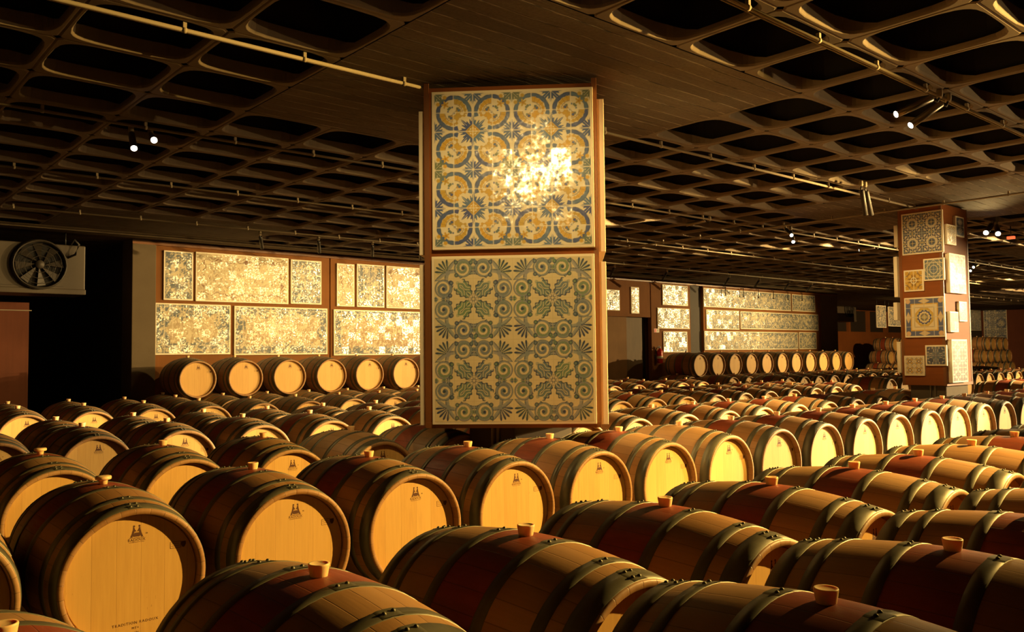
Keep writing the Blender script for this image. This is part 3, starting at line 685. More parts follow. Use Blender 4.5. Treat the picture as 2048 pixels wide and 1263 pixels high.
# ------------------------------------------------------------------ picture panels on the back wall
YW = 14.6; PW = Vector((0, YW-.03, 0)); NWL = Vector((0, -1, 0))
def wall_panel(tl, br, label, seed, group, **kw):
    a, b = at(*tl, Y=YW-.03), at(*br, Y=YW-.03); w, h = abs(b.x-a.x), abs(a.z-b.z); nx, ny = w/.14, h/.14
    pk = dict(border=.8); pk.update(kw)
    tile_panel(((a.x+b.x)/2, YW, (a.z+b.z)/2), -PI/2, w, h, label, lambda u, v: pat_scene(u, v, nx, ny, seed, **pk), nx, ny, res=9, th=.03, rim=.022, group=group, mat=M['tilesw'])
GL, GR = 'picture panels on the left back wall', 'picture panels on the right back wall'
wall_panel((328, 500), (386, 601), 'narrow blue ornament picture panel, topmost left on the back wall', 1, GL, cart=True, border=1.4)
wall_panel((392, 503), (577, 608), 'wide cream picture panel with brown scroll frame, top left of the back wall', 2, GL, brown=True)
wall_panel((582, 518), (643, 609), 'narrow blue picture panel with pale cartouche, left of the wall seam', 3, GL, cart=True, border=1.2)
wall_panel((674, 526), (709, 613), 'narrow cream picture panel with brown urn scrolls, right of the wall seam', 4, GL, brown=True)
wall_panel((714, 527), (769, 615), 'narrow blue picture panel with pale keyhole shape, second right of the wall seam', 5, GL, cart=True, border=1.2)
wall_panel((773, 531), (905, 620), 'wide cream picture panel with brown scrolls, partly behind the big column box', 6, GL, brown=True)
wall_panel((310, 605), (461, 708), 'wide blue-bordered picture panel, lower left end of the back wall', 7, GL, border=1.6, ink=(.36, .26, .14))
wall_panel((469, 611), (655, 708), 'wide blue-bordered picture panel with trees, left of the wall seam, lower row', 8, GL, border=1.3, ink=(.32, .22, .12))
wall_panel((668, 618), (905, 708), 'wide picture panel with brown trees, lower row, partly behind the big box', 9, GL, border=1.1, ink=(.30, .19, .09))
wall_panel((1150, 574), (1240, 621), 'blue picture panel over the doors, half hidden by the big column box', 10, GR, cart=True)
wall_panel((1262, 573), (1279, 627), 'very narrow upright cream and yellow picture panel above the doors', 11, GR, brown=True)
wall_panel((1324.7, 568), (1376, 612), 'blue landscape picture panel, top of three beside the extinguisher', 12, GR)
wall_panel((1315, 614.5), (1379.5, 657.7), 'blue landscape picture panel, middle and widest of three beside the extinguisher', 13, GR)
wall_panel((1326.7, 662), (1375.4, 704), 'blue landscape picture panel, lowest of three beside the extinguisher', 14, GR)
wall_panel((1407, 575), (1582, 621.5), 'long blue frieze panel, top row of the right wall, left piece', 15, GR)
wall_panel((1584, 588), (1630.6, 623.6), 'short blue picture panel, top row of the right wall, right end', 16, GR)
wall_panel((1412.7, 618.4), (1479, 658.8), 'short blue picture panel, middle row of the right wall, left piece', 17, GR)
wall_panel((1481, 622), (1637.3, 660.5), 'long blue frieze panel, middle row of the right wall, with dark tree', 18, GR)
wall_panel((1409, 661.4), (1596.5, 698), 'long blue frieze panel, lowest row of the right wall', 19, GR)
wall_panel((1598, 664), (1633.4, 697.3), 'short blue picture panel, lowest row of the right wall, right end', 20, GR)
# far panels
def far_panel(tl, br, Y, label, seed, rods=True, **kw):
    a, b = at(*tl, Y=Y), at(*br, Y=Y); w, h = abs(b.x-a.x), abs(a.z-b.z); nx, ny = w/.14, h/.14
    t = tile_panel(((a.x+b.x)/2, Y, (a.z+b.z)/2), -PI/2, w, h, label, lambda u, v: pat_scene(u, v, nx, ny, seed, **kw), nx, ny, res=6, th=.04, group='far picture panels', mat=M['tilesw'])
    if rods:
        bm = bmesh.new()
        for sx in (-1, 1): tube(bm, [(sx*(w/2-.05), -.02, h/2), (sx*(w/2-.05), -.02, CEIL-(a.z+b.z)/2)], .012, 8)
        mesh_obj('hanging_rod', bm, M['blackm'], t)
far_panel((1751, 610), (1771, 655), 15.4, 'slim upright picture panel hanging on rods left of the right column box', 31, cart=True)
far_panel((1775, 613), (1812, 653), 15.4, 'squarer picture panel hanging on rods, half behind the right column box', 32, cart=True)
far_panel((1925, 618), (1961, 661), 16.62, 'far pale blue picture panel right of the column box, beside the tall one', 33, rods=False)

# ------------------------------------------------------------------ the room
def struct(name, bm, mats, **kw):
    o = mesh_obj(name, bm, mats, **kw); o['kind'] = 'structure'; return o
X0, X1, YF, YB, YR = -4.0, 47.0, -5.0, 14.6, 20.0
bm = bmesh.new(); box(bm, X0, X1, YF, YR, -.1, 0); struct('floor', bm, M['floor'])
# waffle ceiling: pitch .78, openings with rounded corners, solid heads round the columns
G, GX, GY = .78, 1.215, .238
op, NP, PE = .364, 32, 4.6
rr = []
for k in range(NP):
    a = 2*PI*(k+.5)/NP; a += .16*math.sin(4*a+PI)*-1; c_, s_ = math.cos(a), math.sin(a)
    q = op/((abs(c_)**PE+abs(s_)**PE)**(1/PE)); rr.append((q*c_, q*s_))
rr = np.array(rr); mx = np.abs(rr).max(1, keepdims=True); sq = rr/mx*(G/2)
def scl(s): return rr*s
lev = [(sq, .007), (sq*.972, 0), (rr*1.0, 0), (rr*.988, .004), (rr*.972, .014), (rr*.964, .024), (rr*.958, .038), (rr*1.04, .046), (rr*1.06, .36)]
n = len(rr); V, F, FM = [], [], []
def solid(i, j):
    for (ci, cj) in ((2, 4), (12, 4), (22, 4), (32, 4), (42, 4), (2, -9), (12, -9), (22, -9), (32, -9)):
        if ci <= i < ci+4 and cj <= j < cj+4: return True
    return (j >= 15 and (i-2) % 10 < 4) or j >= 18
base = []
wy = np.clip((rr[:, 1]/op-.55)/.4, 0, 1)                             # the lip is deeper on the far side of each pan
for k, (pts, z) in enumerate(lev):
    zz = np.full(n, z)+(wy*(.0, .0, .0, .0, .004, .032, .060, .060, 0)[k])
    base.append(np.concatenate([pts, zz[:, None]], 1))
base = np.concatenate(base)
i0, i1 = int((X0-GX)//G), int((X1-GX)//G)+1; j0, j1 = int((YF-GY)//G), int((YR-GY)//G)+1
vis = lambda i, j: (j >= -1 and i >= -3)
cells, sol = [], []
for i in range(i0, i1+1):
    for j in range(j0, j1+1):
        if solid(i, j) or not vis(i, j): sol.append((i, j))
        else: cells.append((i, j))
vs = []; fs = []; ms = []
tmpl = []
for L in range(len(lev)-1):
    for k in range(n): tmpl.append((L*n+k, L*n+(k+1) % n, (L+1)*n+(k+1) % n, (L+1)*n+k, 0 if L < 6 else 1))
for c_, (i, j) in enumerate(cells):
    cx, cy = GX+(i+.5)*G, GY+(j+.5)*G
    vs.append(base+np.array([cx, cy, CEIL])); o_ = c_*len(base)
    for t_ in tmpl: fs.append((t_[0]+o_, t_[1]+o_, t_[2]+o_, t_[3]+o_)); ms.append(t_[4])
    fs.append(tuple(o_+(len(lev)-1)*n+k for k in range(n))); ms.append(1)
vs = np.concatenate(vs).tolist()
for (i, j) in sol:
    x, y = GX+i*G, GY+j*G; o_ = len(vs)
    vs += [(x, y, CEIL), (x+G, y, CEIL), (x+G, y+G, CEIL), (x, y+G, CEIL)]; fs.append((o_+3, o_+2, o_+1, o_)); ms.append(2)
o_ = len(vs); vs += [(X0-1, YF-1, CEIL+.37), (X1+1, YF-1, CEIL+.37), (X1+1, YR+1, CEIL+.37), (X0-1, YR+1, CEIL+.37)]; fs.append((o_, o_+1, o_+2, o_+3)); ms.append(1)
me = bpy.data.meshes.new('ceiling'); me.from_pydata(vs, [], fs); me.update()
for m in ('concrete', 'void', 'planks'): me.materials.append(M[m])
me.polygons.foreach_set('material_index', ms); sm_ = [m == 0 and True for m in ms]
me.polygons.foreach_set('use_smooth', [False]*len(ms))
co = bpy.data.objects.new('ceiling', me); link(co); co['kind'] = 'structure'
# walls
H = CEIL+.02
def wallbox(name, x0, x1, y0, y1, mat, z0=0, z1=None): 
    bm = bmesh.new(); box(bm, x0, x1, y0, y1, z0, H if z1 is None else z1); return struct(name, bm, mat)
XA, XS, XD = at(310, 600, Y=YW).x, at(660, 600, Y=YW).x, at(1301, 600, Y=YW).x
XP, XQ, XE, XG = at(1380, 600, Y=YW).x, at(1406, 600, Y=YW).x, at(1640, 600, Y=YW).x, at(1672, 600, Y=YW).x
XR = at(262, 600, Y=YW).x; XDL = at(1120, 600, Y=YW).x
zd = at(1260, 633, Y=YW).z
bm = bmesh.new()
box(bm, XA, XS-.012, YW, YW+.12, 0, H); box(bm, XS+.012, XDL, YW, YW+.12, 0, H)
box(bm, XDL, XD-.02, YW, YW+.12, zd, H); box(bm, XD+.02, XP, YW, YW+.12, 0, H); box(bm, XQ, XE, YW, YW+.12, 0, H)
box(bm, XDL, XP, YW+.30, YW+.36, 0, H); box(bm, XA, XDL, YW+.12, YW+.2, 0, H)
struct('wall_back', bm, M['wall'])
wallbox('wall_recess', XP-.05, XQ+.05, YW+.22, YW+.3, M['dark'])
bm = bmesh.new(); bevel_box(bm, XR, XA, YW-.05, YW+.5, 0, H, .01); tag(mesh_obj('concrete_pillar', bm, M['pillar']), 'grey-brown concrete pillar at the left end of the panelled back wall', 'pillar')
bm = bmesh.new(); bevel_box(bm, XE, XG, YW-.04, YW+.6, 0, H, .01); tag(mesh_obj('concrete_pillar', bm, M['pillar']), 'pale concrete pillar at the right end of the panelled back wall', 'pillar')
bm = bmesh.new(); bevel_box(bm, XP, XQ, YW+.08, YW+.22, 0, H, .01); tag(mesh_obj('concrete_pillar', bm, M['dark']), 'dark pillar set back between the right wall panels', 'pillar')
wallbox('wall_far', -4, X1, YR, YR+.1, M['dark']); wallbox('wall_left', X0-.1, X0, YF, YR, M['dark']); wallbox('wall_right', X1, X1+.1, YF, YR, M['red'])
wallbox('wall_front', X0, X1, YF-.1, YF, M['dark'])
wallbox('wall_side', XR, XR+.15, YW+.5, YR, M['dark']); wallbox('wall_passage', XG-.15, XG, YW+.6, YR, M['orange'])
# trims along the top of the back wall
bm = bmesh.new(); box(bm, XR, XG, YW-.06, YW, CEIL-.085, CEIL-.03); struct('trim_1', bm, M['steelp'])
bm = bmesh.new(); box(bm, -4, XG, YW-.75, YW-.45, CEIL-.05, CEIL); struct('trim_2', bm, M['pillar'])
# far orange wall with dark openings
bm = bmesh.new(); yo = YR-.12
za, zb_, zc_ = at(1700, 607, Y=yo).z, at(1720, 621.5, Y=yo).z, at(1720, 663, Y=yo).z
xs_ = [at(p, 640, Y=yo).x for p in (1713, 1735.6, 1740, 1770)]
box(bm, XG, X1, yo, YR, 0, zc_); box(bm, XG, X1, yo, YR, zb_, za)
for a, b in ((XG, at(1674, 640, Y=yo).x), (xs_[1], xs_[2]), (xs_[3], xs_[3]+.35), (at(1697, 640, Y=yo).x, at(1701, 640, Y=yo).x)): box(bm, a, b, yo, YR, zc_, zb_)
struct('wall_orange', bm, M['orange'])
xl_ = at(1925, 640, Y=16.66).x; xe_ = at(1962, 640, Y=16.66).x
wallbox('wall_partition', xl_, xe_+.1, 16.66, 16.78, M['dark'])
# tall panel on the end wall, facing the room
PX = xe_; a = at(1966, 616, X=PX); b = at(2016, 712, X=PX)
w_, h_ = abs(a.y-b.y), abs(a.z-b.z)
tile_panel((PX+.05, (a.y+b.y)/2, (a.z+b.z)/2), PI, w_, h_, 'tall blue leaf tile panel beyond the right column box, catching a lamp glare', lambda u, v: pat_sym(u, v, 77, 6, ((.06, .08, .16), (.14, .17, .22), (.2, .2, .2)), (.55, .50, .36)), w_/.14, h_/.14, res=6, th=.05, group='far picture panels', mat=M['tilesw'])
bm = bmesh.new(); box(bm, PX+.052, PX+.14, 10, 16.66, 0, H); struct('wall_end', bm, M['red'])
# sliding doors
x2 = at(1257, 690, Y=YW).x; x3 = at(1292, 690, Y=YW).x
t = thing('sliding_door', 'tan flat sliding door leaf beside the big column box', 'door', (XDL, YW, 0)); bm = bmesh.new(); bevel_box(bm, 0, x2-XDL, .06, .11, .02, zd+.02, .003); mesh_obj('leaf', bm, M['door1'], t)
t = thing('sliding_door', 'darker wooden sliding door leaf next to the black gap', 'door', (x2, YW, 0)); bm = bmesh.new(); bevel_box(bm, -.1, x3-x2, .13, .18, .02, zd+.02, .003); mesh_obj('leaf', bm, M['door2'], t)
bm = bmesh.new(); box(bm, x3, XD-.02, YW+.2, YW+.28, 0, zd); struct('dark_gap', bm, M['void'])  # black sheet standing for the darkness in the gap beside the doors
# left: wooden partition and wall coolers
x = at(57, 700, Y=14.9).x; z = at(30, 604, Y=14.9).z
bm = bmesh.new(); bevel_box(bm, -2.5, x, 14.9, 15.0, 0, z, .004); t = thing('wooden_partition', 'red-brown wooden partition at the far left under the wall cooler', 'partition', (0, 0, 0)); mesh_obj('board', bm, M['red'], t)
bm = bmesh.new(); zz = at(30, 620, Y=14.9).z; bevel_box(bm, -2.5, x+.03, 14.88, 14.9, zz-.008, zz+.008, .002); mesh_obj('edge_strip', bm, M['conduit'], t)
def cooler(label, pr, pl, fans, Y, depth, hub=.05):
    """pr: lower right pixel, pl: upper x range"""
    a = at(*pl, Y=Y); b = at(*pr, Y=Y); x0, x1, z1, z0 = a.x, b.x, at(pr[0], pl[1], Y=Y).z, b.z
    t = thing('wall_cooler', label, 'air cooler', ((x0+x1)/2, Y+depth, z0)); w = (x1-x0)/2; h = z1-z0
    bm = bmesh.new(); bevel_box(bm, -w, w, -depth, 0, .02, h, .015); mesh_obj('casing', bm, M['acw'], t)
    bm = bmesh.new(); bevel_box(bm, -w-.01, w+.01, -depth-.01, 0, -.05, .03, .01); mesh_obj('drip_tray', bm, M['acw'], t)
    bm = bmesh.new(); bevel_box(bm, -w+.05, w-.30, -depth-.004, -depth, .06, .066, .001); mesh_obj('seam', bm, M['blade'], t)
    for fpx, rpx in fans:
        c = at(fpx[0], fpx[1], Y=Y); cx, cz = c.x-(x0+x1)/2, c.z-z0; r = rpx*(c-CAM).length/FPX
        bm = bmesh.new(); lathe(bm, [(r*.97, -.01), (r*1.06, -.01), (r*1.06, -.06), (r*1.0, -.075), (r*.95, -.06)], 40, closed=True, org=(cx, -depth, cz)); ring = mesh_obj('fan_ring', bm, M['blade'], t)
        bm = bmesh.new(); lathe(bm, [(r*.96, 0), (r*.01, .0)], 40, org=(cx, -depth-.012, cz)); mesh_obj('fan_mouth', bm, M['void'], t)
        bm = bmesh.new(); lathe(bm, [(r*.18, -.06), (r*.16, -.075), (.001, -.08)], 24, org=(cx, -depth, cz)); lathe(bm, [(r*.18, -.06), (r*.18, -.012)], 24, org=(cx, -depth, cz))
        for k in range(8):
            an = 2*PI*k/8; vv = []
            for s, rad_, tw in ((-.16, .16, -.05), (.16, .16, -.02), (.30, .9, -.015), (-.10, .92, -.055)):
                vv.append(bm.verts.new((cx+r*rad_*math.cos(an+s), -depth+tw, cz+r*rad_*math.sin(an+s))))
            f = bm.faces.new(vv); e = bmesh.ops.extrude_face_region(bm, geom=[f]); bmesh.ops.translate(bm, verts=[g for g in e['geom'] if isinstance(g, bmesh.types.BMVert)], vec=(0, .006, 0))
        mesh_obj('fan_blades', bm, M['blade'], t)
        bm = bmesh.new()
        for q in (.35, .6, .82, 1.0):
            pts = [(cx+r*q*math.cos(a_), -depth-.082, cz+r*q*math.sin(a_)) for a_ in np.linspace(0, 2*PI, 41)]; tube(bm, pts, .004, 5)
        mesh_obj('fan_guard', bm, M['blade'], t)
        bm = bmesh.new(); tube(bm, [(cx+r*1.05, -depth-.03, cz+r*.35), (cx+r*1.35, -depth-.06, cz+r*.5), (cx+r*1.5, -depth-.06, cz+r*.95), (cx+r*1.35, -depth-.03, cz+r*1.15), (cx+r*1.2, -depth-.02, cz+r*.95)], .018, 8); mesh_obj('cable', bm, M['wire'], t)
    bm = bmesh.new()
    for sx in (-.8, .8): tube(bm, [(sx*w, -depth/2, h), (sx*w, -depth/2, CEIL-z0)], .012, 8)
    mesh_obj('hanger', bm, M['blackm'], t)
cooler('grey wall cooler with one round fan, high at the far left', (170, 583), (-150, 492), [((78, 529), 41)], 13.95, .7)
cooler('small distant wall cooler with round fans before the orange wall', (1713, 641), (1667, 597), [((1697, 618), 15)], 18.6, .8)
# extinguisher and sign
c = at(1321, 709, Y=YW-.12); zt_ = at(1321, 695, Y=YW-.12).z; zo = at(1321, 726, Y=YW-.12).z
t = thing('fire_extinguisher', 'red fire extinguisher hung on the brown wall right of the doors', 'fire extinguisher', (c.x, YW-.10, zo)); h = zt_-zo
bm = bmesh.new(); lathe(bm, [(.01, 0), (.07, 0), (.078, .02), (.078, h*.78), (.06, h*.88), (.025, h*.93), (.02, h*.97)], 28, 'Z'); mesh_obj('cylinder', bm, M['extred'], t)
bm = bmesh.new(); lathe(bm, [(.079, h*.30), (.0795, h*.31), (.0795, h*.46), (.079, h*.47)], 28, 'Z'); mesh_obj('label_band', bm, M['white'], t)
bm = bmesh.new(); bevel_box(bm, -.03, .03, -.02, .02, h*.96, h*1.06, .004); bevel_box(bm, -.09, .02, -.012, .012, h*1.08, h*1.11, .003); bevel_box(bm, -.02, -.0, -.012, .012, h*1.0, h*1.1, .003); mesh_obj('valve_handle', bm, M['blackm'], t)
bm = bmesh.new(); tube(bm, [(-.02, -.01, h*1.0), (-.12, -.01, h*1.02), (-.19, -.01, h*.85), (-.20, -.01, h*.5), (-.16, -.01, h*.2), (-.12, -.01, h*.12)], .013, 8); mesh_obj('hose', bm, M['wire'], t)
a, b = at(1307.5, 656.5, Y=YW), at(1318, 664.5, Y=YW)
t = thing('wall_sign', 'small red and white sign on the wall above the fire extinguisher', 'sign', ((a.x+b.x)/2, YW, (a.z+b.z)/2)); w, h = (b.x-a.x)/2, (a.z-b.z)/2
bm = bmesh.new(); bevel_box(bm, -w, w, -.008, 0, -h, h, .001); mesh_obj('plate', bm, M['white'], t)
bm = bmesh.new(); bevel_box(bm, -w*.95, -w*.05, -.0095, -.007, -h*.92, h*.92, .0005); mesh_obj('red_half', bm, M['signred'], t)
bm = bmesh.new(); bevel_box(bm, w*.38, w*.56, -.0095, -.007, -h*.6, h*.55, .0005); bevel_box(bm, w*.25, w*.38, -.0095, -.007, h*.25, h*.5, .0005); mesh_obj('digit', bm, M['blackm'], t)
# columns inside the two boxes
for (x0, x1, y0, y1, lab) in ((COLX-.30, COLX+.30, COLY-.27, COLY+.27, 'concrete column hidden inside the big tiled box'), (BX0+.07, BX1-.07, BY0+.035, BY1-.07, 'concrete column showing below the right tiled box')):
    t = thing('concrete_column', lab, 'column', ((x0+x1)/2, (y0+y1)/2, 0)); hx, hy = (x1-x0)/2, (y1-y0)/2
    bm = bmesh.new(); bevel_box(bm, -hx, hx, -hy, hy, 0, CEIL+.005, .012); mesh_obj('shaft', bm, M['pillar'], t)
    bm = bmesh.new()
    for dy in (-.10, -.04): tube(bm, [(-hx-.014, dy, .1), (-hx-.014, dy, CEIL-.01)], .013, 8)
    mesh_obj('cable_pipe', bm, M['conduit'], t)

# ------------------------------------------------------------------ conduits and lamps under the ceiling
ZC = CEIL-.045
def conduit(label, p0, p1, gap=.78, r=.013, twin=False, grp='ceiling conduits'):
    p0, p1 = Vector(p0), Vector(p1); d = (p1-p0); L = d.length; d.normalize()
    t = thing('ceiling_conduit', label, 'conduit pipe', p0, 0, grp)
    bm = bmesh.new(); tube(bm, [(0, 0, 0), p1-p0], r, 10)
    if twin:
        off = Vector((-d.y, d.x, 0))*.032; tube(bm, [off, p1-p0+off], r*.45, 8)
    mesh_obj('pipe', bm, M['conduit'], t)
    n_ = int(L/gap); cm = None
    for k in range(n_+1):
        c = d*min(L-.02, (k+.15)*gap)
        if cm is None:
            m_ = bmesh.new(); tube(m_, [(-.011, 0, 0), (.011, 0, 0)], r*1.35, 10); box(m_, -.011, .011, -.012, .012, r, .045)
            o = mesh_obj('clip', m_, M['conduit'], t); cm = o.data
        else: o = bpy.data.objects.new('clip', cm); link(o, t)
        o.location = c; o.rotation_euler = (0, 0, math.atan2(d.y, d.x))
    return t
YC = [GY+G*k+.05 for k in (0, 3, 6, 9, 12, 15)]
conduit('conduit crossing the ceiling nearest the viewer', (-1.5, YC[0], ZC), (30, YC[0], ZC))
conduit('bright conduit crossing the upper right ceiling, carrying the tube lamp pair', (-1.5, YC[1], ZC), (40, YC[1], ZC), twin=True)
conduit('conduit at upper left running up to the big column box', (-1.5, YC[2], ZC), (COLX-.18, YC[2], ZC), twin=True)
conduit('conduit running from behind the big box to the right column box', (COLX+.18, YC[2], ZC), (BX0+.02, YC[2], ZC))
conduit('conduit beyond the right column box, up to the bright lamp pair', (BX1+.02, YC[2], ZC), (40, YC[2], ZC))
conduit('conduit crossing the ceiling behind the big column box', (-1, YC[3], ZC), (42, YC[3], ZC))
conduit('conduit crossing the distant ceiling before the wall lamps', (0, YC[4], ZC), (42, YC[4], ZC))
conduit('conduit nearest the back wall', (2, YC[5]+.2, ZC), (42, YC[5]+.2, ZC))
conduit('cross conduit beside the top of the right column box', (BX0-.25, .5, ZC-.03), (BX0-.25, 13.5, ZC-.03))
GL2 = 'tube lamps under the ceiling'
def emit_at(px, py, Mt, L):
    d = ray(px, py).normalized(); w = CAM-Mt; b = d.dot(w); c = w.dot(w)-L*L; D = b*b-c
    t = -b-math.sqrt(D) if D > 0 else -b
    return CAM+d*t
def lamp(label, mount, tip, r=.028, power=0, aim=None, size=60, blend=.6, col=(1, .66, .24), lit=True, glow=None, rad_=.03, tmat='metal'):
    """tube lamp: ceiling clip, bent bracket, long tube and lens at its tip"""
    mount, tip = Vector(mount), Vector(tip); t = thing('tube_lamp', label, 'spotlight', mount, 0, GL2)
    d = (tip-mount); L = d.length; d.normalize(); s = d*(L*.18)
    bm = bmesh.new(); lathe(bm, [(.02, -.02), (.024, .0), (.024, .03), (.02, .045)], 16, 'Z', cap0=True, cap1=True); mesh_obj('ceiling_clip', bm, M['conduit'], t)
    bm = bmesh.new(); tube(bm, [(0, 0, -.01), Vector((0, 0, -.045))+s*.3, s+Vector((0, 0, -.0))], .009, 8); mesh_obj('bracket', bm, M['blackm'], t)
    # the tube, open at its lit end
    z = d; u = z.cross(Vector((0, 0, 1))).normalized(); v = z.cross(u); rot = Matrix((u, v, z)).transposed().to_4x4()
    Lt = L*.84; mt = Matrix.Translation(s) @ rot
    bm = bmesh.new(); lathe(bm, [(.006, 0), (r*.8, 0), (r, .012), (r, Lt), (r*.92, Lt), (r*.9, Lt-.02)], 24, 'Z', cap0=True); bm.transform(mt)
    mesh_obj('tube', bm, M[tmat], t)
    bm = bmesh.new(); lathe(bm, [(r*.9, Lt-.006), (r*.5, Lt-.005), (.0015, Lt-.004)], 24, 'Z', cap1=True); bm.transform(mt)
    mesh_obj('lens', bm, M['lens'] if lit else M['blackm'], t)
    if power:
        ld = bpy.data.lights.new('lamp_light', 'SPOT'); ld.energy = power; ld.spot_size = math.radians(size); ld.spot_blend = blend; ld.color = col; ld.shadow_soft_size = rad_
        lo = bpy.data.objects.new('lamp_light', ld); link(lo, t); lo.location = s+d*(Lt+.01)
        dr = (Vector(aim)-mount-lo.location).normalized() if aim is not None else d
        lo.rotation_euler = dr.to_track_quat('-Z', 'Y').to_euler()
    return t
def pair(labels, mpx, tips, L, **kw):
    m = at(*mpx, Z=ZC)
    for k, (lb, tp) in enumerate(zip(labels, tips)):
        mm = m+Vector((.16*k, 0, 0)); tip = emit_at(tp[0], tp[1], mm, L); lamp(lb, mm, tip, **kw)
def aimlamp(label, x, y, target, power, **kw):
    m = Vector((x, y, ZC)); d = (Vector(target)-m).normalized(); lamp(label, m, m+d*.34, power=power, aim=target, **kw)
pair(('tube lamp pointing left, upper of the near pair at top right', 'tube lamp pointing down left, lower of the near pair at top right'), (1879, 190), [(1793, 228), (1822, 250)], .42, power=90, aim=(2.5, 9, .5), size=70)
pair(('lit tube lamp with round lens, left of the dim pair at upper left', 'lit tube lamp with round lens, right of the dim pair at upper left'), (262, 262), [(268, 296), (308, 280)], .40, power=40, aim=(6.5, 4, 0), size=80)
pair(('distant lit tube lamp, upper of the pair left of the right box', 'distant lit tube lamp, lower of the pair left of the right box'), (1570, 456), [(1583, 470), (1586.5, 483)], .50, power=60, aim=(6, 9, 1))
pair(('small lit tube lamp right of the right box, left of its pair', 'small lit tube lamp right of the right box, right of its pair'), (1952, 527), [(1941, 541), (1947, 534)], .55, power=0)
pair(('bright lamp facing the viewer right of the right box, left of its pair', 'bright lamp facing the viewer right of the right box, right of its pair'), (1985, 447), [(1972, 465), (1996, 467)], .45, power=60, aim=(2, 2, .5), r=.04)
m = at(1722, 369, Z=ZC)
for k, (lb, tp) in enumerate((('tube lamp seen from behind, left of the pair lighting the right column box', (1728, 409)), ('tube lamp seen from behind, right of the pair lighting the right column box', (1739, 413)))):
    tgt = Vector((BX0, BY0+.25, 1.6+.5*k)); mm = m+Vector((.10*k, 0, 0)); tip = mm+((at(*tp, Y=mm.y+.0)-mm).normalized()*.36); lamp(lb, mm, tip, power=80, aim=tgt, size=55, tmat='wire')
# lamps above and beside the picture, outside its frame
aimlamp('tube lamp above the frame lighting the yellow tile panel, left of its pair', 2.10, YC[1], (COLX-.4, COLY-.4, 2.0), 85, size=70)
aimlamp('tube lamp above the frame lighting the yellow tile panel, right of its pair', 2.30, YC[1], (COLX-.3, COLY-.5, 1.7), 85, size=70)
for k, (x, y, tx, ty, p, sz, cl) in enumerate(((8.6, -.4, 1.0, 4.7, 5700, 52, (1, .61, .15)), (13.3, -.4, 7.8, 4.3, 12500, 34, (1, .70, .28)), (22.0, -2.5, 11.2, 3.9, 24000, 25, (1, .72, .34)), (11.0, YC[1], 6.5, 8, 1900, 62, (1, .64, .20)), (21, YC[1], 12, 9.5, 11000, 42, (1, .66, .26)), (31, YC[1], 22, 9, 9000, 60, (1, .68, .28)), (30, YC[3], 40, 19, 3800, 70, (1, .62, .24)), (17.5, YC[2], 10, 11.5, 2200, 60, (1, .66, .26)))):  # last two lamps are added to brighten the far wall and middle rows
    aimlamp('unseen tube lamp beyond the right edge, %s of the row' % ORD[k], x, y, (tx, ty, .5), p, size=sz, col=cl)
# added unseen lamp at the right, gives the coffer sides their grazing light
up = Vector((14.0, -1.0, 1.95)); t = thing('added_uplighter', 'added unseen lamp beyond the right edge, shining up along the ceiling', 'lamp', (up.x, up.y, up.z))
bm = bmesh.new(); lathe(bm, [(.03, -.06), (.07, -.04), (.10, .05), (.094, .05), (.06, -.03), (.001, -.035)], 24, 'Z', cap0=True); mesh_obj('lamp_shade', bm, M['blackm'], t)
bm = bmesh.new(); tube(bm, [(-.10, 0, .05), (0, 0, .30), (0, 0, CEIL-up.z)], .006, 8); tube(bm, [(.10, 0, .05), (0, 0, .30)], .006, 8); mesh_obj('suspension_cable', bm, M['wire'], t)
ld = bpy.data.lights.new('lamp_light', 'SPOT'); ld.energy = 1900; ld.spot_size = math.radians(75); ld.spot_blend = .6; ld.color = (1, .64, .26); ld.shadow_soft_size = .05
lo = bpy.data.objects.new('lamp_light', ld); link(lo, t); lo.location = (0, 0, .07); lo.rotation_euler = (Vector((5.5, 5.5, CEIL+2.2))-up).to_track_quat('-Z', 'Y').to_euler()
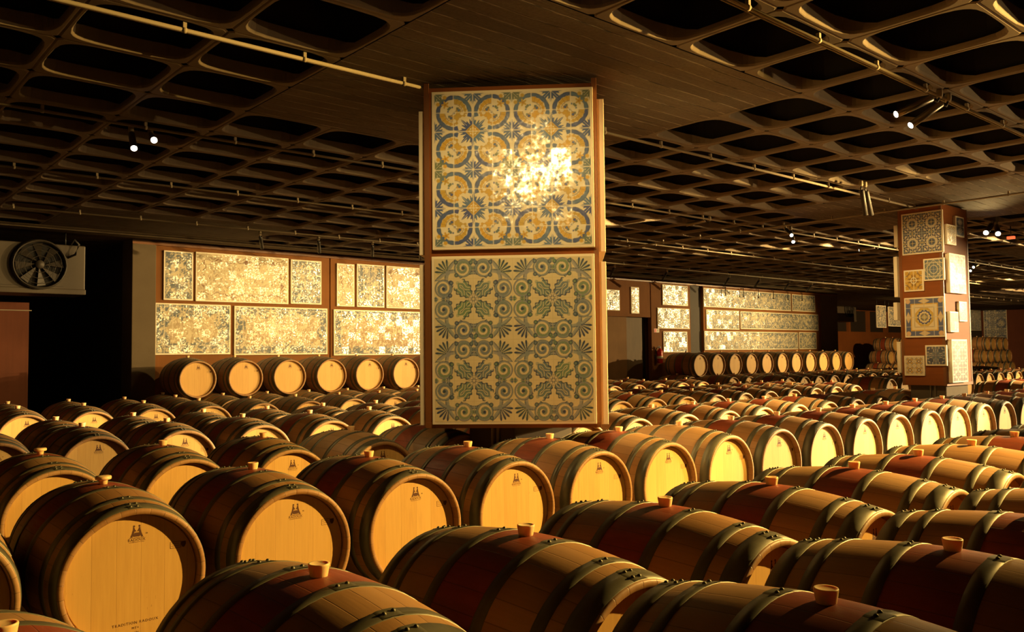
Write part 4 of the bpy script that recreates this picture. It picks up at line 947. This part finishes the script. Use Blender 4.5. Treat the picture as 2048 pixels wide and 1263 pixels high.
# wall washers: small bent lamps on the last conduits, lighting the picture panels
for k, (px, py) in enumerate(((520, 468), (637, 478), (745, 487), (843, 496))):
    m = at(px, py, Z=ZC); aimlamp('small black lamp before the back wall, %s from the left above the left panels' % ORD[k], m.x, m.y, (m.x+1.2, YW, 1.7), 34, size=75, tmat='blackm')
for k, px in enumerate((1230, 1335, 1460, 1520, 1580, 1625)):
    m = at(px, 560+.08*(px-1230), Y=12.6); aimlamp('small black lamp before the back wall, %s from the left above the right panels' % ORD[k], m.x, 12.6, (m.x+1.0, YW, 1.7), (12, 12, 45, 50, 60, 75)[k], size=75, tmat='blackm')
for k, (x, y, tx, p) in enumerate(((10.2, YC[3], 6.2, 750), (15.5, YC[3], 10.0, 750), (27.5, YC[3], 23.0, 2000), (21.0, YC[3], 17.5, 200))):
    aimlamp('tube lamp aimed at the back wall, %s from the left on the middle conduit' % ORD[k], x, y, (tx, YW, 1.8), p, size=50)
# thin hooks over the long friezes
for k, px in enumerate((1451, 1487, 1517, 1547, 1576, 1604)):
    a = at(px, 590, Y=YW-.12)
    t = thing('panel_hook', 'thin black hook hanging over the top frieze, %s from the left' % ORD[k], 'hook', (a.x, YW-.12, CEIL-.09), 0, 'hooks over the top frieze')
    bm = bmesh.new(); tube(bm, [(0, .10, .02), (0, 0, .02), (0, 0, -.22)], .012, 8); mesh_obj('rod', bm, M['blackm'], t)
    bm = bmesh.new(); bevel_box(bm, -.018, .018, -.018, .018, -.25, -.215, .003); mesh_obj('foot', bm, M['blackm'], t)
# exit light far right
a = at(2022, 475, X=15.0)
t = thing('emergency_light', 'small red glowing sign under the ceiling at the right edge', 'sign', a); bm = bmesh.new(); bevel_box(bm, -.03, .03, -.055, .055, -.022, .022, .003); mesh_obj('lit_box', bm, mat_emit('red_sign_glow', (1, .16, .05), 1.2), t)
bm = bmesh.new(); tube(bm, [(0, 0, .04), (0, 0, CEIL-a.z)], .008, 8); mesh_obj('hanger', bm, M['blackm'], t)

# ------------------------------------------------------------------ world, camera, colour
w = bpy.data.worlds.new('World'); bpy.context.scene.world = w; w.use_nodes = True
w.node_tree.nodes['Background'].inputs[0].default_value = (.02, .012, .006, 1); w.node_tree.nodes['Background'].inputs[1].default_value = .2
cd = bpy.data.cameras.new('Camera'); cam = bpy.data.objects.new('Camera', cd); link(cam)
cd.sensor_width = 36; cd.lens = FPX/2048*36; cd.clip_start = .02; cd.clip_end = 200
cam.matrix_world = Matrix.Translation(CAM) @ Matrix((Rt, Up, -Fw)).transposed().to_4x4()
sc = bpy.context.scene; sc.camera = cam
sc.view_settings.view_transform = 'Standard'; sc.view_settings.look = 'None'; sc.view_settings.gamma = 1; sc.view_settings.use_curve_mapping = False
sc.view_settings.exposure = 0.0
